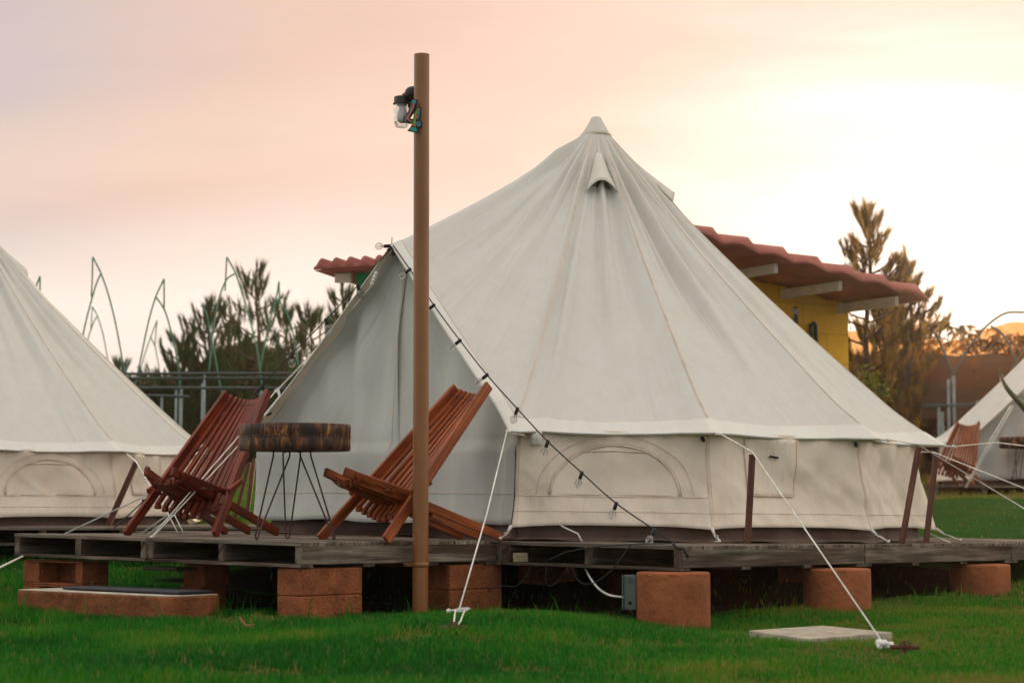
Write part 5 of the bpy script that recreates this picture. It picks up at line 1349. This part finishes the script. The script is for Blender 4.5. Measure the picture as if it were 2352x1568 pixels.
# ---------------------------------------------------------------- wire arches and rails, left
ZS = lambda p: 1.0
def hoop(curves, Y, label, r=.0125, posts=(), mat='steelgreen'):
    c0 = at(*curves[0][0], Y); root = thing('tunnel_arch', (c0.x, Y, ground_z(c0.x, Y)), label, 'metal arch', 'bare metal arches of an uncovered tunnel')
    for cv in curves:
        mb = MB(); mb.tube(spline([at(px, py, Y) for px, py in cv], 6), r, 8); mb.build('arch_tube', M[mat], root)
    for (px, py) in posts:
        a = at(px, py, Y); b = Vector((a.x, Y, ground_z(a.x, Y) - .1)); mb = MB(); mb.tube([a, b], r*1.25, 8); mb.build('post', M['steel'], root)
YA = 30.0
hoop([[(188, 782), (198, 735), (210, 690), (222, 650), (232, 628)], [(213, 590), (232, 628), (250, 680), (266, 745), (280, 820), (292, 880), (302, 900)], [(213, 590), (212, 640), (210, 682)], [(188, 782), (180, 840), (176, 900)]], YA, 'tall metal arch with a forked tip just right of the left tent', posts=((302, 900), (176, 900)))
hoop([[(196, 800), (206, 765), (216, 738), (224, 726)], [(212, 704), (224, 726), (236, 765), (244, 805), (250, 840), (254, 870)], [(212, 704), (210, 735), (209, 760)], [(196, 800), (188, 860)]], 40.0, 'smaller farther metal arch inside the tall one by the left tent', posts=((254, 870), (188, 860)))
hoop([[(414, 905), (412, 860), (402, 800), (390, 750), (378, 712), (358, 681)], [(377, 640), (358, 681), (342, 735), (328, 800), (314, 868), (306, 900)], [(377, 640), (377, 680), (377, 712)]], YA, 'metal arch with a forked tip leaning right, left of the pines', posts=((414, 905), (306, 900)))
hoop([[(370, 905), (366, 850), (360, 815), (356, 795), (346, 774)], [(361, 735), (346, 774), (332, 815), (322, 850), (314, 880)], [(361, 735), (358, 765), (356, 795)]], 40.0, 'smaller farther metal arch left of the pines', posts=((370, 905), (314, 880)))
hoop([[(480, 860), (487, 780), (496, 715), (508, 670), (522, 640), (541, 628)], [(521, 590), (541, 628), (560, 685), (576, 742), (590, 800), (600, 870), (601, 900)], [(521, 590), (519, 630), (517, 668)]], YA, 'tall metal arch with a forked tip in front of the tallest left pine', posts=((601, 900), (465, 880)))
hoop([[(690, 880), (680, 800), (668, 745), (655, 712), (634, 686)], [(641, 646), (634, 686), (622, 730), (608, 790), (598, 850)], [(641, 646), (642, 680), (645, 700)]], YA, 'metal arch with a forked tip right of the tallest left pine', posts=((690, 880),))
hoop([[(462, 700), (474, 720), (482, 760), (494, 820), (505, 880), (512, 910)]], YA, 'single curved metal tube among the left pines', posts=((512, 910),))
hoop([[(92, 634), (84, 655), (70, 700), (58, 760)], [(92, 634), (92, 690), (92, 720)]], YA, 'metal arch tip above the slope of the left tent')
def rails(pxs, pys, Y, label, r=.019, posts=()):
    root = thing('rail_fence', tuple(at(pxs[0], 1000, Y)), label, 'fence', 'horizontal pipe rails')
    for (x0, y0, x1, y1) in pys:
        mb = MB(); mb.tube([at(x0, y0, Y), at(x1, y1, Y)], r, 8); mb.build('rail', M['pipe'], root)
    for px, py in posts:
        a = at(px, py, Y); mb = MB(); mb.tube([a, (a.x, Y, ground_z(a.x, Y) - .1)], r, 8); mb.build('post', M['steel'], root)
rails((260, 700), [(220, 858, 980, 857), (220, 869, 980, 868)], 29, 'upper double pipe rail behind the left chair', posts=((470, 860), (700, 860)))
rails((260, 700), [(240, 890, 980, 892)], 28.5, 'middle pipe rail behind the left chair', r=.02, posts=((405, 895), (417, 892)))
rails((260, 450), [(240, 905, 435, 911)], 28, 'short lower pipe rail between the left tent and chair', r=.02, posts=((372, 908),))

# ---------------------------------------------------------------- net tunnel at the right
def net_tunnel():
    Y = 33.0
    root = thing('net_tunnel', tuple(at(2250, 1000, Y)), 'brown shade net tunnel with metal arches behind the far tent', 'net tunnel')
    tops = [(1800, 760), (2100, 745), (2115, 735), (2150, 760), (2200, 776), (2240, 768), (2280, 748), (2310, 738), (2352, 730), (2420, 726), (2500, 745), (2600, 740), (2800, 745)]
    def tz(px): return float(np.interp(px, [t[0] for t in tops], [t[1] for t in tops]))
    nb = MB()
    def nf(a, b):
        px = 1800 + 1000*a; p0 = at(px, tz(px) + 2*math.sin(px*.05), Y); p1 = at(px, 962, Y)
        p = p0.lerp(p1, b); p.y += .25*math.sin(a*37) * b + .9*(1-b)**2; return p
    nb.grid(nf, 160, 10); nb.build('net', M['net'], root)
    # second layer from lower down: the wall of the tunnel
    n2 = MB(); n2.grid(lambda a, b: at(1800 + 1000*a, 815 + 148*b + 3*math.sin(a*50), Y - 1.2 + .15*math.sin(a*33)), 90, 6); n2.build('net_wall', M['net_wall'], root)
    for cv, pl in (([(2112, 728), (2140, 755), (2165, 800), (2180, 840), (2190, 862)], (2190, 862)), ([(2352, 717), (2310, 719), (2270, 745), (2235, 785), (2210, 825), (2190, 862), (2168, 905)], (2160, 915)),
                   ([(2275, 748), (2300, 765), (2320, 795), (2330, 830), (2345, 870)], (2300, 900)), ([(2420, 722), (2380, 760), (2350, 800), (2320, 850)], (2337, 900)),
                   ([(2112, 728), (2080, 760), (2050, 800), (2030, 850)], (2045, 900))):
        mb = MB(); mb.tube(spline([at(px, py, Y - 1.4) for px, py in cv], 6), .019, 8); mb.build('arch', M['pipe'], root)
    for px, py in ((2190, 862), (2156, 930), (2164, 945), (2178, 870), (2098, 905), (2063, 900), (2045, 930), (2245, 920), (2300, 900), (2300, 860), (2230, 950)):
        a = at(px, py, Y - 1.6); mb = MB(); mb.tube([a, (a.x, a.y, ground_z(a.x, a.y) - .1)], .028, 8); mb.build('post', M['steel'], root)
    mb = MB(); mb.tube([at(2000, 935, Y - 1.6), at(2330, 928, Y - 1.6)], .03, 8); mb.build('rail', M['pipe'], root)
net_tunnel()

# ---------------------------------------------------------------- added volume for sun glare
def glare_volume():  # added volume whose forward scatter stands in for camera glare near the sun
    m = bpy.data.materials.new('glare_air'); m.use_nodes = True; nt = m.node_tree; nt.nodes.clear()
    o = nd(nt, 'ShaderNodeOutputMaterial'); v = nd(nt, 'ShaderNodeVolumePrincipled'); v.inputs['Color'].default_value = (1, .83, .72, 1)
    v.inputs['Density'].default_value = .0007; v.inputs['Anisotropy'].default_value = .82
    nt.links.new(v.outputs[0], o.inputs['Volume'])
    mb = MB(); x0, x1, y0, y1, z0, z1 = -60, 60, -8, 95, -1.2, 9
    vs = [(x, y, z) for z in (z0, z1) for x, y in ((x0, y0), (x1, y0), (x1, y1), (x0, y1))]
    mb.add(vs, [(3, 2, 1, 0), (4, 5, 6, 7), (0, 1, 5, 4), (1, 2, 6, 5), (2, 3, 7, 6), (3, 0, 4, 7)])
    tag(mb.build('glare_volume', m), 'added thin warm volume for sun glare in front of the far trees and net', 'glare_volume', kind='stuff')
glare_volume()
